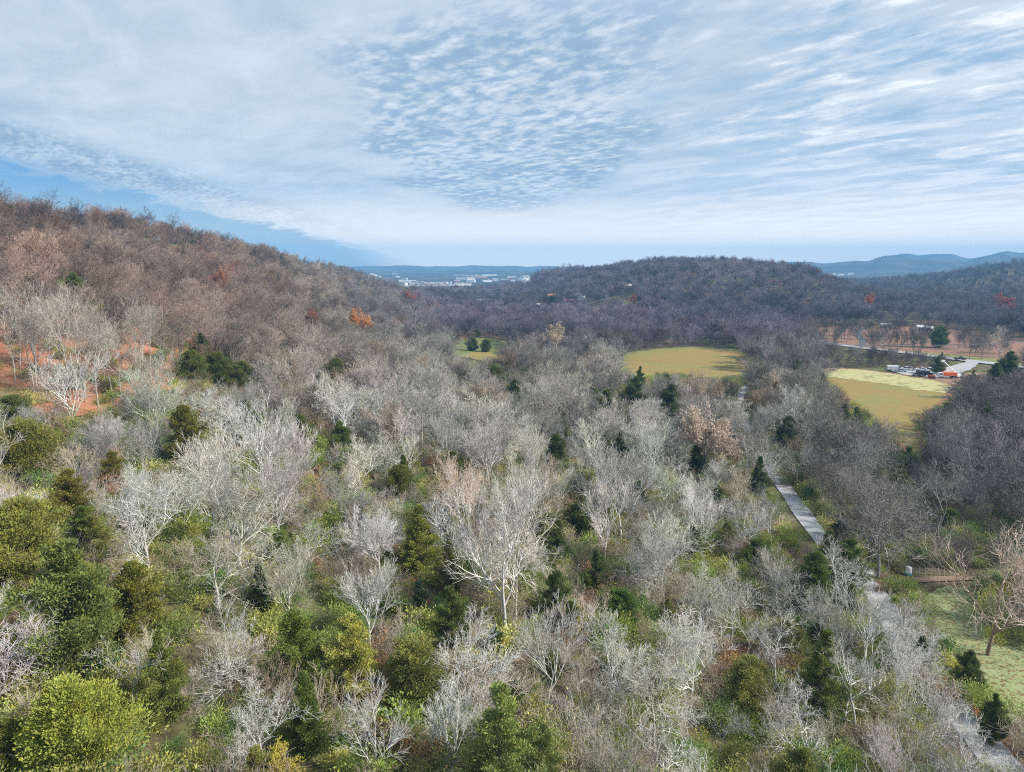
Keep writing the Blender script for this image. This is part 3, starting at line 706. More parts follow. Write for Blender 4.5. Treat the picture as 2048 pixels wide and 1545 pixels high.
Bh = [
 (470,985,250,'huge pale oak with thick upright limbs, largest crown on the left','huge pale oak',(.62,.62,.54),OAK),
 (285,1010,200,'wide white bare tree left of the huge pale oak','wide white tree',W1,DOME),
 (430,1120,190,'sprawling bare tree with low arching limbs below the huge oak','sprawling low tree',(.62,.61,.54),OAK),
 (520,870,125,'white bare tree with upright twigs above the huge oak','upright white tree',W1,VASE),
 (690,805,125,'white bare tree left of centre with a flat crown','flat white tree',W1,DOME),
 (842,790,140,'grey dome shaped bare tree near the wood centre','grey dome tree',(.50,.50,.46),DOME),
 (400,815,100,'white forked bare tree below the cedar row','white forked tree',W1,DOME),
 (755,1060,115,'white bare tree left of the sloping yellow-green cedar','white middle tree',W1,DOME),
 (735,1180,110,'white bare tree left of the slim grey-green cedar','lower white tree',W1,VASE),
 (1010,1060,205,'great vase shaped bare tree with two dark trunks in the middle','great vase tree',W2,VASE),
 (1245,960,130,'pale upright bare tree right of the great vase tree','pale upright tree',W2,VASE),
 (250,1330,150,'white bare tree with crooked limbs in front of the soft green cedar','crooked white tree',W1,THIN),
 (520,1420,170,'spreading white tree near the bottom left of the middle','spreading bottom tree',W1,DOME),
 (745,1450,120,'slender white tree below the lime-yellow cedar','slender bottom tree',W1,VASE),
 (455,1290,150,'fan shaped pale tree over the red leaf patch','fan shaped tree',W2,DOME),
 (930,1310,160,'domed white tree in the lower middle','domed lower tree',W1,DOME),
 (1095,1290,150,'pale tree with tall trunk right of the domed lower one','tall lower tree',W2,VASE),
 (1225,1310,150,'bright white tree with wide twigs below the dark lone cedar','wide bright tree',W1,DOME),
 (1390,1290,160,'white tree between the dark lone cedar and the lane','white lane tree',W1,DOME),
 (900,1440,90,'thin white tree at the bottom left of the feathery cedar','thin bottom tree',W1,VASE),
 (1310,1470,150,'white branching tree at the bottom right of the middle','white corner tree',W1,OAK),
 (1560,1290,160,'silver bare tree in the right wood left of the lawn','silver tree',W2,OAK),
 (1720,1360,190,'broad grey-white tree between the lane and the lower wood','broad grey-white tree',W2,OAK),
 (1740,1240,120,'white fan tree over the lane near the driveway','white fan tree',W1,VASE),
 (1600,1440,160,'crooked silver tree near the bottom right','crooked silver tree',W2,OAK),
 (1755,1020,200,'wide domed grey tree right of the visible lane','wide domed grey tree',(.38,.36,.35),DOME),
 (1745,925,120,'round bare tree behind the wide domed grey one','round grey tree',(.42,.42,.41),DOME),
 (1650,950,90,'dark brown rounded tree on the right side of the lane','dark rounded tree',(.27,.24,.22),DOME),
 (1885,985,170,'big grey-green bare tree right of the domed ones','big grey-green tree',(.32,.33,.31),OAK),
 (1925,1110,100,'dark bushy bare tree behind the driveway','dark driveway tree',(.24,.21,.20),MULTI),
#(1995,1120,165,'tall pinkish bare tree with white limbs standing on the lawn','tall pinkish lawn tree',(.60,.50,.43),OAK),
 (2003,672,56,'white leafless tree on the leafy park ground at the right','white park tree',(.72,.69,.65),OAK),
 (130,765,110,'pale fork trunked tree on the orange leaf slope','fork trunked slope tree',W1,VASE),
 (60,640,130,'brown-grey tree above the orange slope at the left edge','brown edge tree',W3,DOME),
 (1790,880,100,'mauve bare tree at the foot of the lower meadow','mauve meadow tree',(.42,.39,.38),DOME),
 (1945,800,120,'dark mauve tree right of the lower meadow','dark mauve tree',(.24,.22,.23),MULTI),
 (1470,1180,130,'pale tree left of the lane cedar','pale lane cedar neighbour',W2,DOME),
 (1330,1120,130,'pale twiggy tree right of the half hidden cedar','pale twiggy tree',W2,DOME),
(1497,885,100,'grey tree hanging over the lane dip','lane dip tree',(.5,.5,.48),DOME),
 (1462,850,90,'grey twiggy tree left of the lane bend','lane bend tree',(.48,.47,.45),DOME),
 (1535,850,90,'grey tree on the right of the lane dip','right dip tree',(.42,.42,.41),DOME),
 (1590,905,80,'grey tree right of the upper visible lane','upper lane tree',(.46,.45,.43),DOME),
 (1675,1130,100,'pale tree overhanging the lane just before the driveway','overhanging lane tree',W1,DOME),
 (1790,1330,130,'white tree spreading over the lane beside the lawn','lawn lane tree',W1,DOME),
 (1850,1420,140,'pale tree over the lane at the lower lawn','lower lane tree',W2,DOME),
 (1930,1500,140,'white tree in the bottom right corner by the lane','corner lane tree',W1,DOME),
 (1410,985,110,'pale tree left of the upper visible lane','left lane tree',W2,DOME),
 (1500,1040,110,'pale domed tree left of the visible stretch of lane','lane stretch tree',W2,DOME),
(1805,1262,105,'white twiggy tree over the lane just below the driveway','upper screening tree',W1,DOME),
 (1835,1330,110,'white twiggy tree screening the lane beside the upper lawn','second screening tree',W1,DOME),
 # (1880,1390,110,'grey-white tree screening the lane beside the middle lawn','third screening tree',W2,DOME),
 # (1912,1445,115,'pale tree screening the lane beside the lower lawn','fourth screening tree',W2,DOME),
 # (1985,1500,120,'pale twiggy tree at the lower end of the lawn','lawn end tree',W1,DOME),
 # (1640,1110,90,'silvery tree overhanging the near end of the visible lane','lane end tree',W1,DOME),
 (1512,925,80,'grey tree covering the lane above its visible stretch','lane cover tree',W2,DOME),
 # (1478,815,60,'thin grey tree across the lane bend','thin bend tree',W3,DOME),
 # (1720,1155,80,'small white tree at the lane and driveway corner','corner screening tree',W1,DOME),
 (1100,1130,90,'slim pale tree beside the great vase tree','slim pale tree',W2,THIN),
]
for u, v, w, lb, mk, tn, pr in Bh: hero('bare', u, v, w, lb, mk, tn, pr, lim=(.5, 1.5), ttint=tuple(q*.9 for q in tn))
def stand(u, v, H, proto, tint, ttint, label, mark, uc, vc, w, wide=1.0):
    p = hit(u, v); pr = BARE[proto]; s_ = H/pr[2]; o = put_tree(pr, 'bare_tree', p, (s_*wide, s_*wide, s_), 1.2, tint, ttint); tag(o, label, 'bare tree')
    occ.append((p.x, p.y, pr[3]*s_)); THINGS.append(dict(o=o, u=uc, v=vc, mark=mark, kind='ever', w=w, f=project((p.x, p.y, p.z+6))[2]))
stand(1975, 1312, 17.5, 3, (.88, .72, .62), (.36, .24, .2), 'tall pinkish bare tree with white limbs standing on the lawn', 'tall pinkish lawn tree', 1990, 1120, 190)
stand(1735, 1140, 15, 1, (.42, .39, .38), (.14, .12, .11), 'dark forked trunk tree with a broad domed crown by the driveway', 'driveway dome tree', 1755, 1030, 170, 1.15)
# dark tree trunks of the park, each standing free on the leaves
for i, (u, v, w, lb) in enumerate([(1648,650,40,'small dark tree at the left end of the park'), (1676,655,42,'second dark tree from the left in the park'), (1691,655,34,'dark slim tree left of the park path'),
      (1715,650,34,'dark tree behind the park path'), (1744,655,56,'wide dark tree right of the park path'), (1780,650,34,'tall thin park tree left of the trunk cluster'), (1797,652,26,'left trunk of the park cluster'),
      (1806,650,28,'right trunk of the park cluster'), (1831,668,36,'dark vase tree left of the large park pine'), (1930,665,40,'leaning dark tree right of the large park pine'), (1962,684,24,'small dark tree left of the white park tree'),
      (1856,655,34,'dark tree behind the large park pine')]):
    hero('bare', u, v, w, lb, None, (.16, .15, .17), VASE+THIN, lim=(.25, .8))

def crest(u):
    """the point of the left ridge that makes its skyline at this heading"""
    d = ray(u, 500); t = np.arange(220, 1000, 6.0); h = math.hypot(d.x, d.y); x = d.x/h*t; y = d.y/h*t; z = gz(x, y); k = int(np.argmax((z+12-CZ)/t)); return Vector((x[k], y[k], z[k]))
for i, u in enumerate((22, 62, 100, 142, 172, 226, 252, 296, 345, 372, 398, 450, 500, 566, 610)):
    p = crest(u); sc_ = rnd.uniform(.95, 1.22)*(1.0 if u < 480 else .9); pr = BARE[rnd.choice(DOME+OAK[:1])]; o = put_tree(pr, 'bare_tree', p, (sc_*1.05, sc_*1.05, sc_), rnd.uniform(0, 6.28), (.12, .10, .10), (.08, .07, .07))
    tag(o, f"dark limbed tree on the left ridge skyline, {nth(i+1)} from the left", 'bare tree'); occ.append((p.x, p.y, 5)); THINGS.append(dict(o=o, u=u, v=430+(u-60)*.17, mark=None, kind='bare', w=44, f=p.y))
for i in range(16):
    u = 12+i*19+rnd.uniform(-6, 6); v = rnd.choice((655, 675, 700))+rnd.uniform(-8, 8)
    hero('bare', u, v, rnd.uniform(60, 95), f"{nth(i+1)} tall trunked tree from the left standing on the orange leaf slope", None, tuple(np.array((.66, .62, .56))*rnd.uniform(.7, 1.1)), TALL, lim=(.8, 1.25), ttint=(.55, .5, .46))
pk = random.Random(3)
for i in range(52):
    u = 1628+i*7.8+pk.uniform(-5, 5); v = pk.choice((642, 648, 655, 662, 670))+(u-1628)*.05
    if abs(u-1880) < 30: continue
    hero('bare', u, v, pk.uniform(30, 54), f"{nth(i+1)} of the small dark background trees across the leafy park, from the left", None, (.2*pk.uniform(.7, 1.2),)*3, DOME+VASE+THIN, lim=(.4, .9))
# ------------------------------------------------------------------ random woodland between them
def area_block(x, y):
    b = np.zeros(x.shape, bool)
    for nm, ls in AREAS.items():
        if nm == 'leaf_covered_slope': continue
        for p in ls:
            if isinstance(p, tuple) and p[0] == 'line':
                Q = np.array(p[1])[::2]
                for i in range(0, len(x), 4000):
                    d = np.min((x[i:i+4000, None]-Q[:, 0])**2+(y[i:i+4000, None]-Q[:, 1])**2, axis=1); b[i:i+4000] |= d < (p[2]+1.2)**2
            else: b |= inside(x, y, p)
    return b
def proj_np(x, y, z):
    z = z-CZ; f = y*CP-z*SP; up = y*SP+z*CP
    return 1024+F*x/f, 772.5-F*up/f, f
LANE_VIS = [(1538,925),(1645,1080),(1608,1088),(1518,930)]
CLEAR = [PX['fieldA'], PX['fieldB'], [(1772,735),(1900,738),(1900,712),(2048,722),(2048,742),(1990,745),(1925,752),(1915,765),(1770,752)], LANE_VIS,
         [(1880,1190),(1960,1180),(1965,1290),(2048,1330),(2048,1430),(1990,1390),(1880,1290)],
         [(1630,668),(1860,665),(1960,675),(2040,700),(2040,718),(1900,705),(1700,688),(1630,680)],
         [(900,700),(925,686),(1005,688),(1000,706),(905,710)], [(940,710),(1050,716),(1050,724),(940,718)],
         [(1472,780),(1500,770),(1500,800),(1470,808)], [(795,561),(935,555),(1062,549),(1062,561),(930,571),(798,573)], [(1765,1200),(1820,1290),(1790,1290),(1745,1200)], [(1820,1172),(1900,1168),(1900,1182),(1820,1186)]]
def view_block(x, y, z, H, Rr, tol=.55):
    """does the crown stand in front of one of the open patches one sees in the photograph?"""
    b = np.zeros(x.shape, bool)
    u0, v0, f = proj_np(x, y, z+H*.62); wr = Rr*tol/f*F; hr = H*.36/f*F
    for P_ in CLEAR:
        for a, c in ((0, 0), (-1, 0), (1, 0), (0, -.95), (0, .9), (-.7, -.7), (.7, -.7)):
            b |= inside(u0+a*wr, v0+c*hr, P_)
    return b & (f > 1)
def scatter(r0, r1, cell, azmax=44, seed=0):
    rg = np.random.RandomState(seed); n = int(r1*2/cell)
    gx, gy = np.meshgrid(np.arange(-r1, r1, cell), np.arange(0, r1, cell)); gx = gx+(np.arange(gx.shape[0]) % 2)[:, None]*cell*.5
    x = (gx+rg.uniform(-.42, .42, gx.shape)*cell).ravel(); y = (gy+rg.uniform(-.42, .42, gx.shape)*cell).ravel()
    r = np.hypot(x, y); az = np.degrees(np.arctan2(x, y))
    k = (r >= r0) & (r < r1) & (np.abs(az) < azmax); return x[k], y[k]
def free_of(x, y, pad):
    O = np.array(occ); ok = np.ones(len(x), bool)
    for i in range(0, len(x), 3000):
        d = np.hypot(x[i:i+3000, None]-O[:, 0], y[i:i+3000, None]-O[:, 1])-O[:, 2]*pad; ok[i:i+3000] = d.min(axis=1) > 0
    return ok
def low_noise(x, y, s, ph=0):
    return .5+.5*(np.sin(x/s+ph)*np.cos(y/s*1.3+ph*2)+.5*np.sin((x+y)/s*2.1+ph)+.5*np.sin((x-y)/s*2.7+1+ph))/2
def tint_for(x, y, z, rg):
    """bark and twig colour by stand: chalky near the camera, brown on the left slope, mauve in the valley, where distance haze is painted into the bark"""
    n = len(x); r = np.hypot(x, y); az = np.degrees(np.arctan2(x, y)); ln = low_noise(x, y, 60)[:, None]; ln2 = np.clip(low_noise(x, y, 140, 2)*.9+low_noise(x, y, 37, 4)*.9-.45, 0, 1)[:, None]
    pale = np.array([.76, .76, .71]); grey = np.array([.53, .51, .46]); brown = np.array([.45, .36, .305]); rust = np.array([.38, .24, .19]); mauve = np.array([.35, .31, .38]); dark = np.array([.13, .128, .175])
    tn = np.clip((r-110)/130, 0, 1)[:, None]; c = pale*(1-tn)+grey*tn
    hill = (np.clip((-az-8)/14, 0, 1)*np.clip((r-130)/120, 0, 1))[:, None]
    c = c*(1-hill)+(brown*(1-ln*.7)+rust*ln*.7)*hill
    val = (np.clip((r-260)/160, 0, 1)*np.clip((az+16)/10, 0, 1))[:, None]; c = c*(1-val)+(mauve*(1-ln2)+dark*ln2)*val  # far trees: bluish bark adds painted distance haze to the thin haze volume
    rt = (np.clip((az-24)/5, 0, 1)*np.clip((r-95)/40, 0, 1))[:, None]; c = c*(1-rt*.85)+np.array([.22, .21, .225])*rt*.85
    c = c*rg.uniform(.5, 1.4, (n, 1))*(1+rg.uniform(-.05, .05, (n, 3)))
    odd = rg.rand(n) < .05; c[odd] = c[odd]*1.35; odd = rg.rand(n) < .08; c[odd] = c[odd]*np.array([.85, .70, .58])
    return c
rgw = np.random.RandomState(5)
# candidates
X1, Y1 = scatter(37, 260, 6.3, 46, 1); X2, Y2 = scatter(260, 640, 8.2, 42, 2); X3, Y3 = scatter(640, 1250, 11, 41, 3); X4, Y4 = scatter(1250, 2500, 20, 41, 4)
X = np.concatenate([X1, X2, X3, X4]); Y = np.concatenate([Y1, Y2, Y3, Y4])
ok = free_of(X, Y, .85) & ~area_block(X, Y); X, Y = X[ok], Y[ok]; Z = gz(X, Y)
r = np.hypot(X, Y); scl = rgw.uniform(.52, 1.16, len(X))*np.where(r > 1250, 1.25, 1)*np.where(r < 160, .86, 1)
# one in ten near trees is a cedar; further away fewer
ever = rgw.rand(len(X)) < np.where(r < 150, .30, np.where(r < 300, .13, np.where(r < 1250, .02, .12)))*(.4+1.2*low_noise(X, Y, 25, 1))
Hh = np.where(ever, 6.5, 14)*scl
ok = ~view_block(X, Y, Z, Hh, np.where(ever, 2.5, 5)*scl)
onslope = np.zeros(len(X), bool)
for p in AREAS['leaf_covered_slope']: onslope |= inside(X, Y, p)
ok &= ~(ever & (proj_np(X, Y, Z+3)[0] > 1800) & (proj_np(X, Y, Z+3)[1] > 1080))
ok &= ~(onslope & ((rgw.rand(len(X)) < .68) | ever))
def veils(x, y, z, H, Rr, ke, kb):
    """would this crown grow right in front of one of the marked trees?"""
    u0, v0, f = proj_np(x, y, z+H*.6); wr = Rr/np.maximum(f, 1)*F; b = np.zeros(len(x), bool)
    for q in THINGS:
        k = kb if q['kind'] == 'bare' else ke
        b |= (f < q['f']+3) & (np.abs(u0-q['u']) < k*(q['w']*.5+wr*.75)) & (np.abs(v0-q['v']) < k*(q['w']*.5+wr*.75)) & (f > q['f']*.25)
    return b
ok &= ~veils(X, Y, Z, Hh, np.where(ever, 2.5, 5)*scl, .68, .55)
SLOPE_V = [(-40, 655), (120, 650), (330, 670), (350, 775), (170, 830), (-40, 820)]
_u, _v, _f = proj_np(X, Y, Z+Hh*.62); ok &= ~(inside(_u, _v, SLOPE_V) & (rgw.rand(len(X)) < .95))
# hillside in front of the orange slope is thinner too
u0, v0, f0 = proj_np(X, Y, Z+Hh*.6)
X, Y, Z, r, scl, ever, Hh = (q[ok] for q in (X, Y, Z, r, scl, ever, Hh)); u0, v0, f0 = u0[ok], v0[ok], f0[ok]
tin = tint_for(X, Y, Z, rgw)
vis = (u0 > -60) & (u0 < 2108) & (v0 < 1640)
order = np.argsort(f0)
nb = sum(1 for q in THINGS if q['kind'] == 'bare'); ne = sum(1 for q in THINGS if q['kind'] == 'ever')
bare_i = [i for i in order if vis[i] and not ever[i]][:300-nb]; ever_i = [i for i in order if vis[i] and ever[i]][:200]
names_b = {'D': (DOME, 'domed'), 'V': (VASE, 'upright'), 'M': (MULTI, 'many-stemmed'), 'O': (OAK, 'wide-limbed'), 'T': (THIN, 'thin-stemmed')}
for i in bare_i:
    ks = rnd.choices('DVMOT', (5, 6, 2, 1.6, 2))[0]; pr, word = names_b[ks]
    s = float(scl[i])*(.72 if ks == 'O' else 1)
    o = put_tree(BARE[rnd.choice(pr)], 'bare_tree', (X[i], Y[i], Z[i]), (s*rnd.uniform(.9, 1.15), s*rnd.uniform(.9, 1.15), s), rnd.uniform(0, 6.28), tin[i]*1.05, tin[i]*.8, tilt=.07)
    tone = 'chalky' if tin[i].mean() > .5 else 'pale grey' if tin[i].mean() > .42 else 'grey' if tin[i].mean() > .3 else 'brown-grey' if tin[i][0] > tin[i][2]*1.15 else 'dull mauve'
    tag(o, None, 'bare tree', 'bare trees of the wood'); THINGS.append(dict(o=o, u=u0[i], v=v0[i], mark=None, kind='bare', desc=f'{tone} {word} bare tree'))
ET = [(.15, .20, .05), (.11, .16, .04), (.19, .21, .06), (.10, .14, .04), (.22, .235, .07)]
for i in ever_i:
    k = rnd.randrange(5); tn = ET[k]; kk = rnd.choice((BROAD, PYR, ROUND, LOOSE)); word = {BROAD: 'bushy', PYR: 'pointed', ROUND: 'rounded', LOOSE: 'feathery'}[kk]
    s = float(scl[i])*rnd.uniform(.75, 1.3)
    o = put_tree(EVER[rnd.choice(kk)], 'cedar_tree', (X[i], Y[i], Z[i]), s, rnd.uniform(0, 6.28), tn, (.16, .12, .09), tilt=.06)
    tag(o, None, 'evergreen tree', 'cedars of the wood'); THINGS.append(dict(o=o, u=u0[i], v=v0[i], mark=None, kind='ever', desc=f"{('green', 'mid green', 'olive', 'dark green', 'yellow-green')[k]} {word} cedar"))
# labels of the woodland trees: look, then the rank beside the nearest landmark tree
marks = [q for q in THINGS if q['mark']]; seen = {}
rest = [q for q in THINGS if not q['mark'] and 'desc' in q]
def rel(q, m):
    du, dv = q['u']-m['u'], q['v']-m['v']
    if abs(du) > 1.6*abs(dv): return 'right of' if du > 0 else 'left of'
    if abs(dv) > 1.6*abs(du): return 'below' if dv > 0 else 'above'
    return ('below right of' if du > 0 else 'below left of') if dv > 0 else ('above right of' if du > 0 else 'above left of')
ORD = ['nearest', 'second nearest', 'third nearest', 'fourth nearest', 'fifth nearest', 'sixth nearest', 'seventh nearest', 'eighth nearest', 'ninth nearest', 'tenth nearest']
for q in rest:
    m = min(marks, key=lambda m: (q['u']-m['u'])**2+(1.5*(q['v']-m['v']))**2); q['m'] = m; q['d'] = math.hypot(q['u']-m['u'], q['v']-m['v'])
for q in sorted(rest, key=lambda q: q['d']):
    key = (q['desc'], rel(q, q['m']), q['m']['mark']); k = seen.get(key, 0); seen[key] = k+1
    inv = '' if 0 <= q['u'] <= 2048 and q['v'] <= 1545 else ''
    q['o']['label'] = f"{ORD[min(k, 9)]} {q['desc']} {key[1]} the {key[2]}"

# far trees: one mass each for bare and evergreen, instances of light shapes
def far_proto(name, parts, mats):
    V, Fq, mi = join_np(parts); me = np_mesh(name, V, Fq, mats, mi); return bpy.data.objects.new(name, me)
FARB = []
for i, kw in enumerate([dict(spread=.85, up=.55), dict(spread=.65, up=.9), dict(spread=.8, up=.6, multi=2), dict(spread=1.0, up=.4), dict(spread=.75, up=.7)]):
    T, B = bare_shape(seed=200+i, H=14, fork=.3, counts=(8, 8, 6, 2), twig=.035, trunk_r=.2, **kw)
    tv, tf = tubes(T, 4); bt, bu = tubes(B[B[:, 6] >= .035], 3); bv, bf = tubes(B[B[:, 6] < .035], 3); FARB.append(far_proto('far_tree_shape', [(tv, tf, 1), (bt, bu, 0), (bv, bf, 2)], [M_TWIG, M_TRUNK, M_FINE]))
FARE = []
for i in range(3):
    T, V, Fq = cedar_shape(seed=300+i, H=8, Rr=2.8, n=2600, size=.8, cone=(.5, .8, .6)[i], lumps=34); tv, tf = tubes(T, 3)
    FARE.append(far_proto('far_evergreen_shape', [(tv, tf, 1), (V, Fq, 0)], [M_LEAF, M_TRUNK]))
SHR = []
for i in range(5):
    T, V, Fq = shrub_shape(400+i); tv, tf = tubes(T, 3); SHR.append(far_proto('shrub_shape', [(tv, tf, 1), (V, Fq, 0)], [M_LEAF, M_TWIG]))
BRU = []
for i in range(4):
    T, B = bare_shape(seed=500+i, H=4.5, spread=.9, fork=.1, counts=(6, 6, 4), twig=.014, trunk_r=.04, wig=.35, multi=3, up=.5)
    tv, tf = tubes(np.concatenate([T, B]), 3); BRU.append(far_proto('brush_shape', [(tv, tf, 0)], [M_TWIG]))
def mass(name, pts, scales, rots, tints, protos, seed=0):
    n = len(pts); me = bpy.data.meshes.new(name); me.vertices.add(n); me.vertices.foreach_set('co', np.asarray(pts, dtype=np.float32).ravel())
    def attr(nm, ty, arr, key):
        a = me.attributes.new(nm, ty, 'POINT'); a.data.foreach_set(key, np.asarray(arr, dtype=np.float32 if key != 'value' or ty == 'FLOAT' else np.int32).ravel())
    attr('scl', 'FLOAT_VECTOR', scales, 'vector'); attr('rot', 'FLOAT_VECTOR', rots, 'vector'); attr('tint', 'FLOAT_VECTOR', tints, 'vector')
    a = me.attributes.new('pick', 'INT', 'POINT'); a.data.foreach_set('value', np.random.RandomState(seed).randint(0, len(protos), n).astype(np.int32))
    o = link(name, me); md = o.modifiers.new('scatter', 'NODES'); ng = bpy.data.node_groups.new('scatter', 'GeometryNodeTree')
    ng.interface.new_socket('Geometry', in_out='INPUT', socket_type='NodeSocketGeometry'); ng.interface.new_socket('Geometry', in_out='OUTPUT', socket_type='NodeSocketGeometry')
    N = ng.nodes; L = ng.links; gi = N.new('NodeGroupInput'); go = N.new('NodeGroupOutput'); io = N.new('GeometryNodeInstanceOnPoints'); jg = N.new('GeometryNodeJoinGeometry')
    for p in protos:
        oi = N.new('GeometryNodeObjectInfo'); oi.inputs[0].default_value = p; oi.inputs['As Instance'].default_value = True; L.new(oi.outputs['Geometry'], jg.inputs[0])
    def na(nm, ty):
        q = N.new('GeometryNodeInputNamedAttribute'); q.data_type = ty; q.inputs[0].default_value = nm; return q.outputs['Attribute']
    io.inputs['Pick Instance'].default_value = True
    L.new(gi.outputs[0], io.inputs['Points']); L.new(jg.outputs[0], io.inputs['Instance']); L.new(na('pick', 'INT'), io.inputs['Instance Index'])
    L.new(na('rot', 'FLOAT_VECTOR'), io.inputs['Rotation']); L.new(na('scl', 'FLOAT_VECTOR'), io.inputs['Scale']); L.new(io.outputs[0], go.inputs[0]); md.node_group = ng
    return o
used = np.zeros(len(X), bool); used[bare_i] = True; used[ever_i] = True
def rots(n, rg, t=.06): return np.c_[rg.uniform(-t, t, n), rg.uniform(-t, t, n), rg.uniform(0, 6.28, n)]
k = np.where(~used & ~ever)[0]; s = scl[k][:, None]*np.c_[rgw.uniform(.95, 1.25, len(k)), rgw.uniform(.95, 1.25, len(k)), np.ones(len(k))]
tag(mass('distant_bare_wood', np.c_[X[k], Y[k], Z[k]], s, rots(len(k), rgw), tin[k], FARB), 'leafless grey and brown wood covering the slopes, valley floor and hills beyond', 'woodland', kind='stuff')
k = np.where(~used & ever)[0]; ec = np.array([(.07, .11, .035), (.05, .085, .03), (.11, .13, .04)])[rgw.randint(0, 3, len(k))]
tag(mass('distant_evergreen_wood', np.c_[X[k], Y[k], Z[k]], (scl[k]*rgw.uniform(.7, 1.15, len(k)))[:, None]*np.ones(3), rots(len(k), rgw), ec, FARE), 'dark green conifers scattered through the far leafless wood', 'evergreen woodland', kind='stuff')
# understorey: leafy and twiggy, kept off roads and grass
x, y = scatter(24, 330, 2.6, 47, 9); ok = ~area_block(x, y); x, y = x[ok], y[ok]; z = gz(x, y); rr = np.hypot(x, y)
ok = ~view_block(x, y, z, np.full(len(x), 1.5), np.full(len(x), 1.5)); x, y, z, rr = x[ok], y[ok], z[ok], rr[ok]
gr = low_noise(x, y, 14, .5); pick = rgw.rand(len(x)) < .35+.6*gr
us = np.zeros(len(x), bool)
for p in AREAS['leaf_covered_slope']: us |= inside(x, y, p)
pick &= ~(us & (rgw.rand(len(x)) < .75))
c = np.array([(.18, .22, .06), (.15, .20, .05), (.24, .25, .07), (.10, .17, .05), (.21, .13, .07), (.27, .27, .10)])[rgw.choice(6, len(x), p=[.25, .25, .15, .15, .1, .1])]
k = np.where(pick)[0]
tag(mass('undergrowth', np.c_[x[k], y[k], z[k]], (rgw.uniform(.6, 1.75, len(k)))[:, None]*np.array([1, 1, 1.0]), rots(len(k), rgw, .2), c[k]*rgw.uniform(1.0, 1.9, (len(k), 1)), SHR, 1), 'olive and rust coloured undergrowth of low leafy shrubs on the wood floor', 'undergrowth', kind='stuff')
x, y = scatter(24, 420, 5.6, 46, 12); ok = ~area_block(x, y); x, y = x[ok], y[ok]; z = gz(x, y)
ok = ~view_block(x, y, z, np.full(len(x), 3.), np.full(len(x), 2.)) & (rgw.rand(len(x)) < .8); x, y, z = x[ok], y[ok], z[ok]
tb = tint_for(x, y, z, rgw)*np.array([.55, .47, .40])
tag(mass('brushwood', np.c_[x, y, z], (rgw.uniform(.6, 1.5, len(x)))[:, None]*np.ones(3), rots(len(x), rgw, .15), tb, BRU, 2), 'leafless saplings and brush filling the gaps between the trees', 'brushwood', kind='stuff')

# ------------------------------------------------------------------ built things
P_WHITE = plain('white_paint', (.78, .79, .80), .35); P_DARK = plain('dark_paint', (.03, .035, .045), .3); P_GLASS = plain('tinted_glass', (.02, .03, .04), .08)
P_RUB = plain('rubber', (.02, .02, .02), .9); P_ORG = plain('orange_paint', (.75, .16, .04), .4); P_RED = plain('red_orange_paint', (.62, .10, .05), .4); P_STEEL = plain('steel', (.5, .5, .5), .4, .6)
P_WOOD = plain('weathered_pole_wood', (.42, .38, .33), .9, 0, .2); P_WIRE = plain('cable', (.10, .10, .11), .6); P_ROOF = plain('grey_shingle', (.12, .12, .14), .9); P_BRICK = plain('brick_red', (.42, .18, .13), .9); P_CREAM = plain('cream_wall', (.68, .64, .58), .8)
P_TOWN = plain('pale_concrete', (.40, .42, .44), .8); P_BLUE = plain('metal_roof', (.58, .62, .68), .4); P_TEAL = plain('teal_plastic', (.12, .42, .44), .5); P_SILVER = plain('silver_paint', (.55, .57, .6), .3, .3)
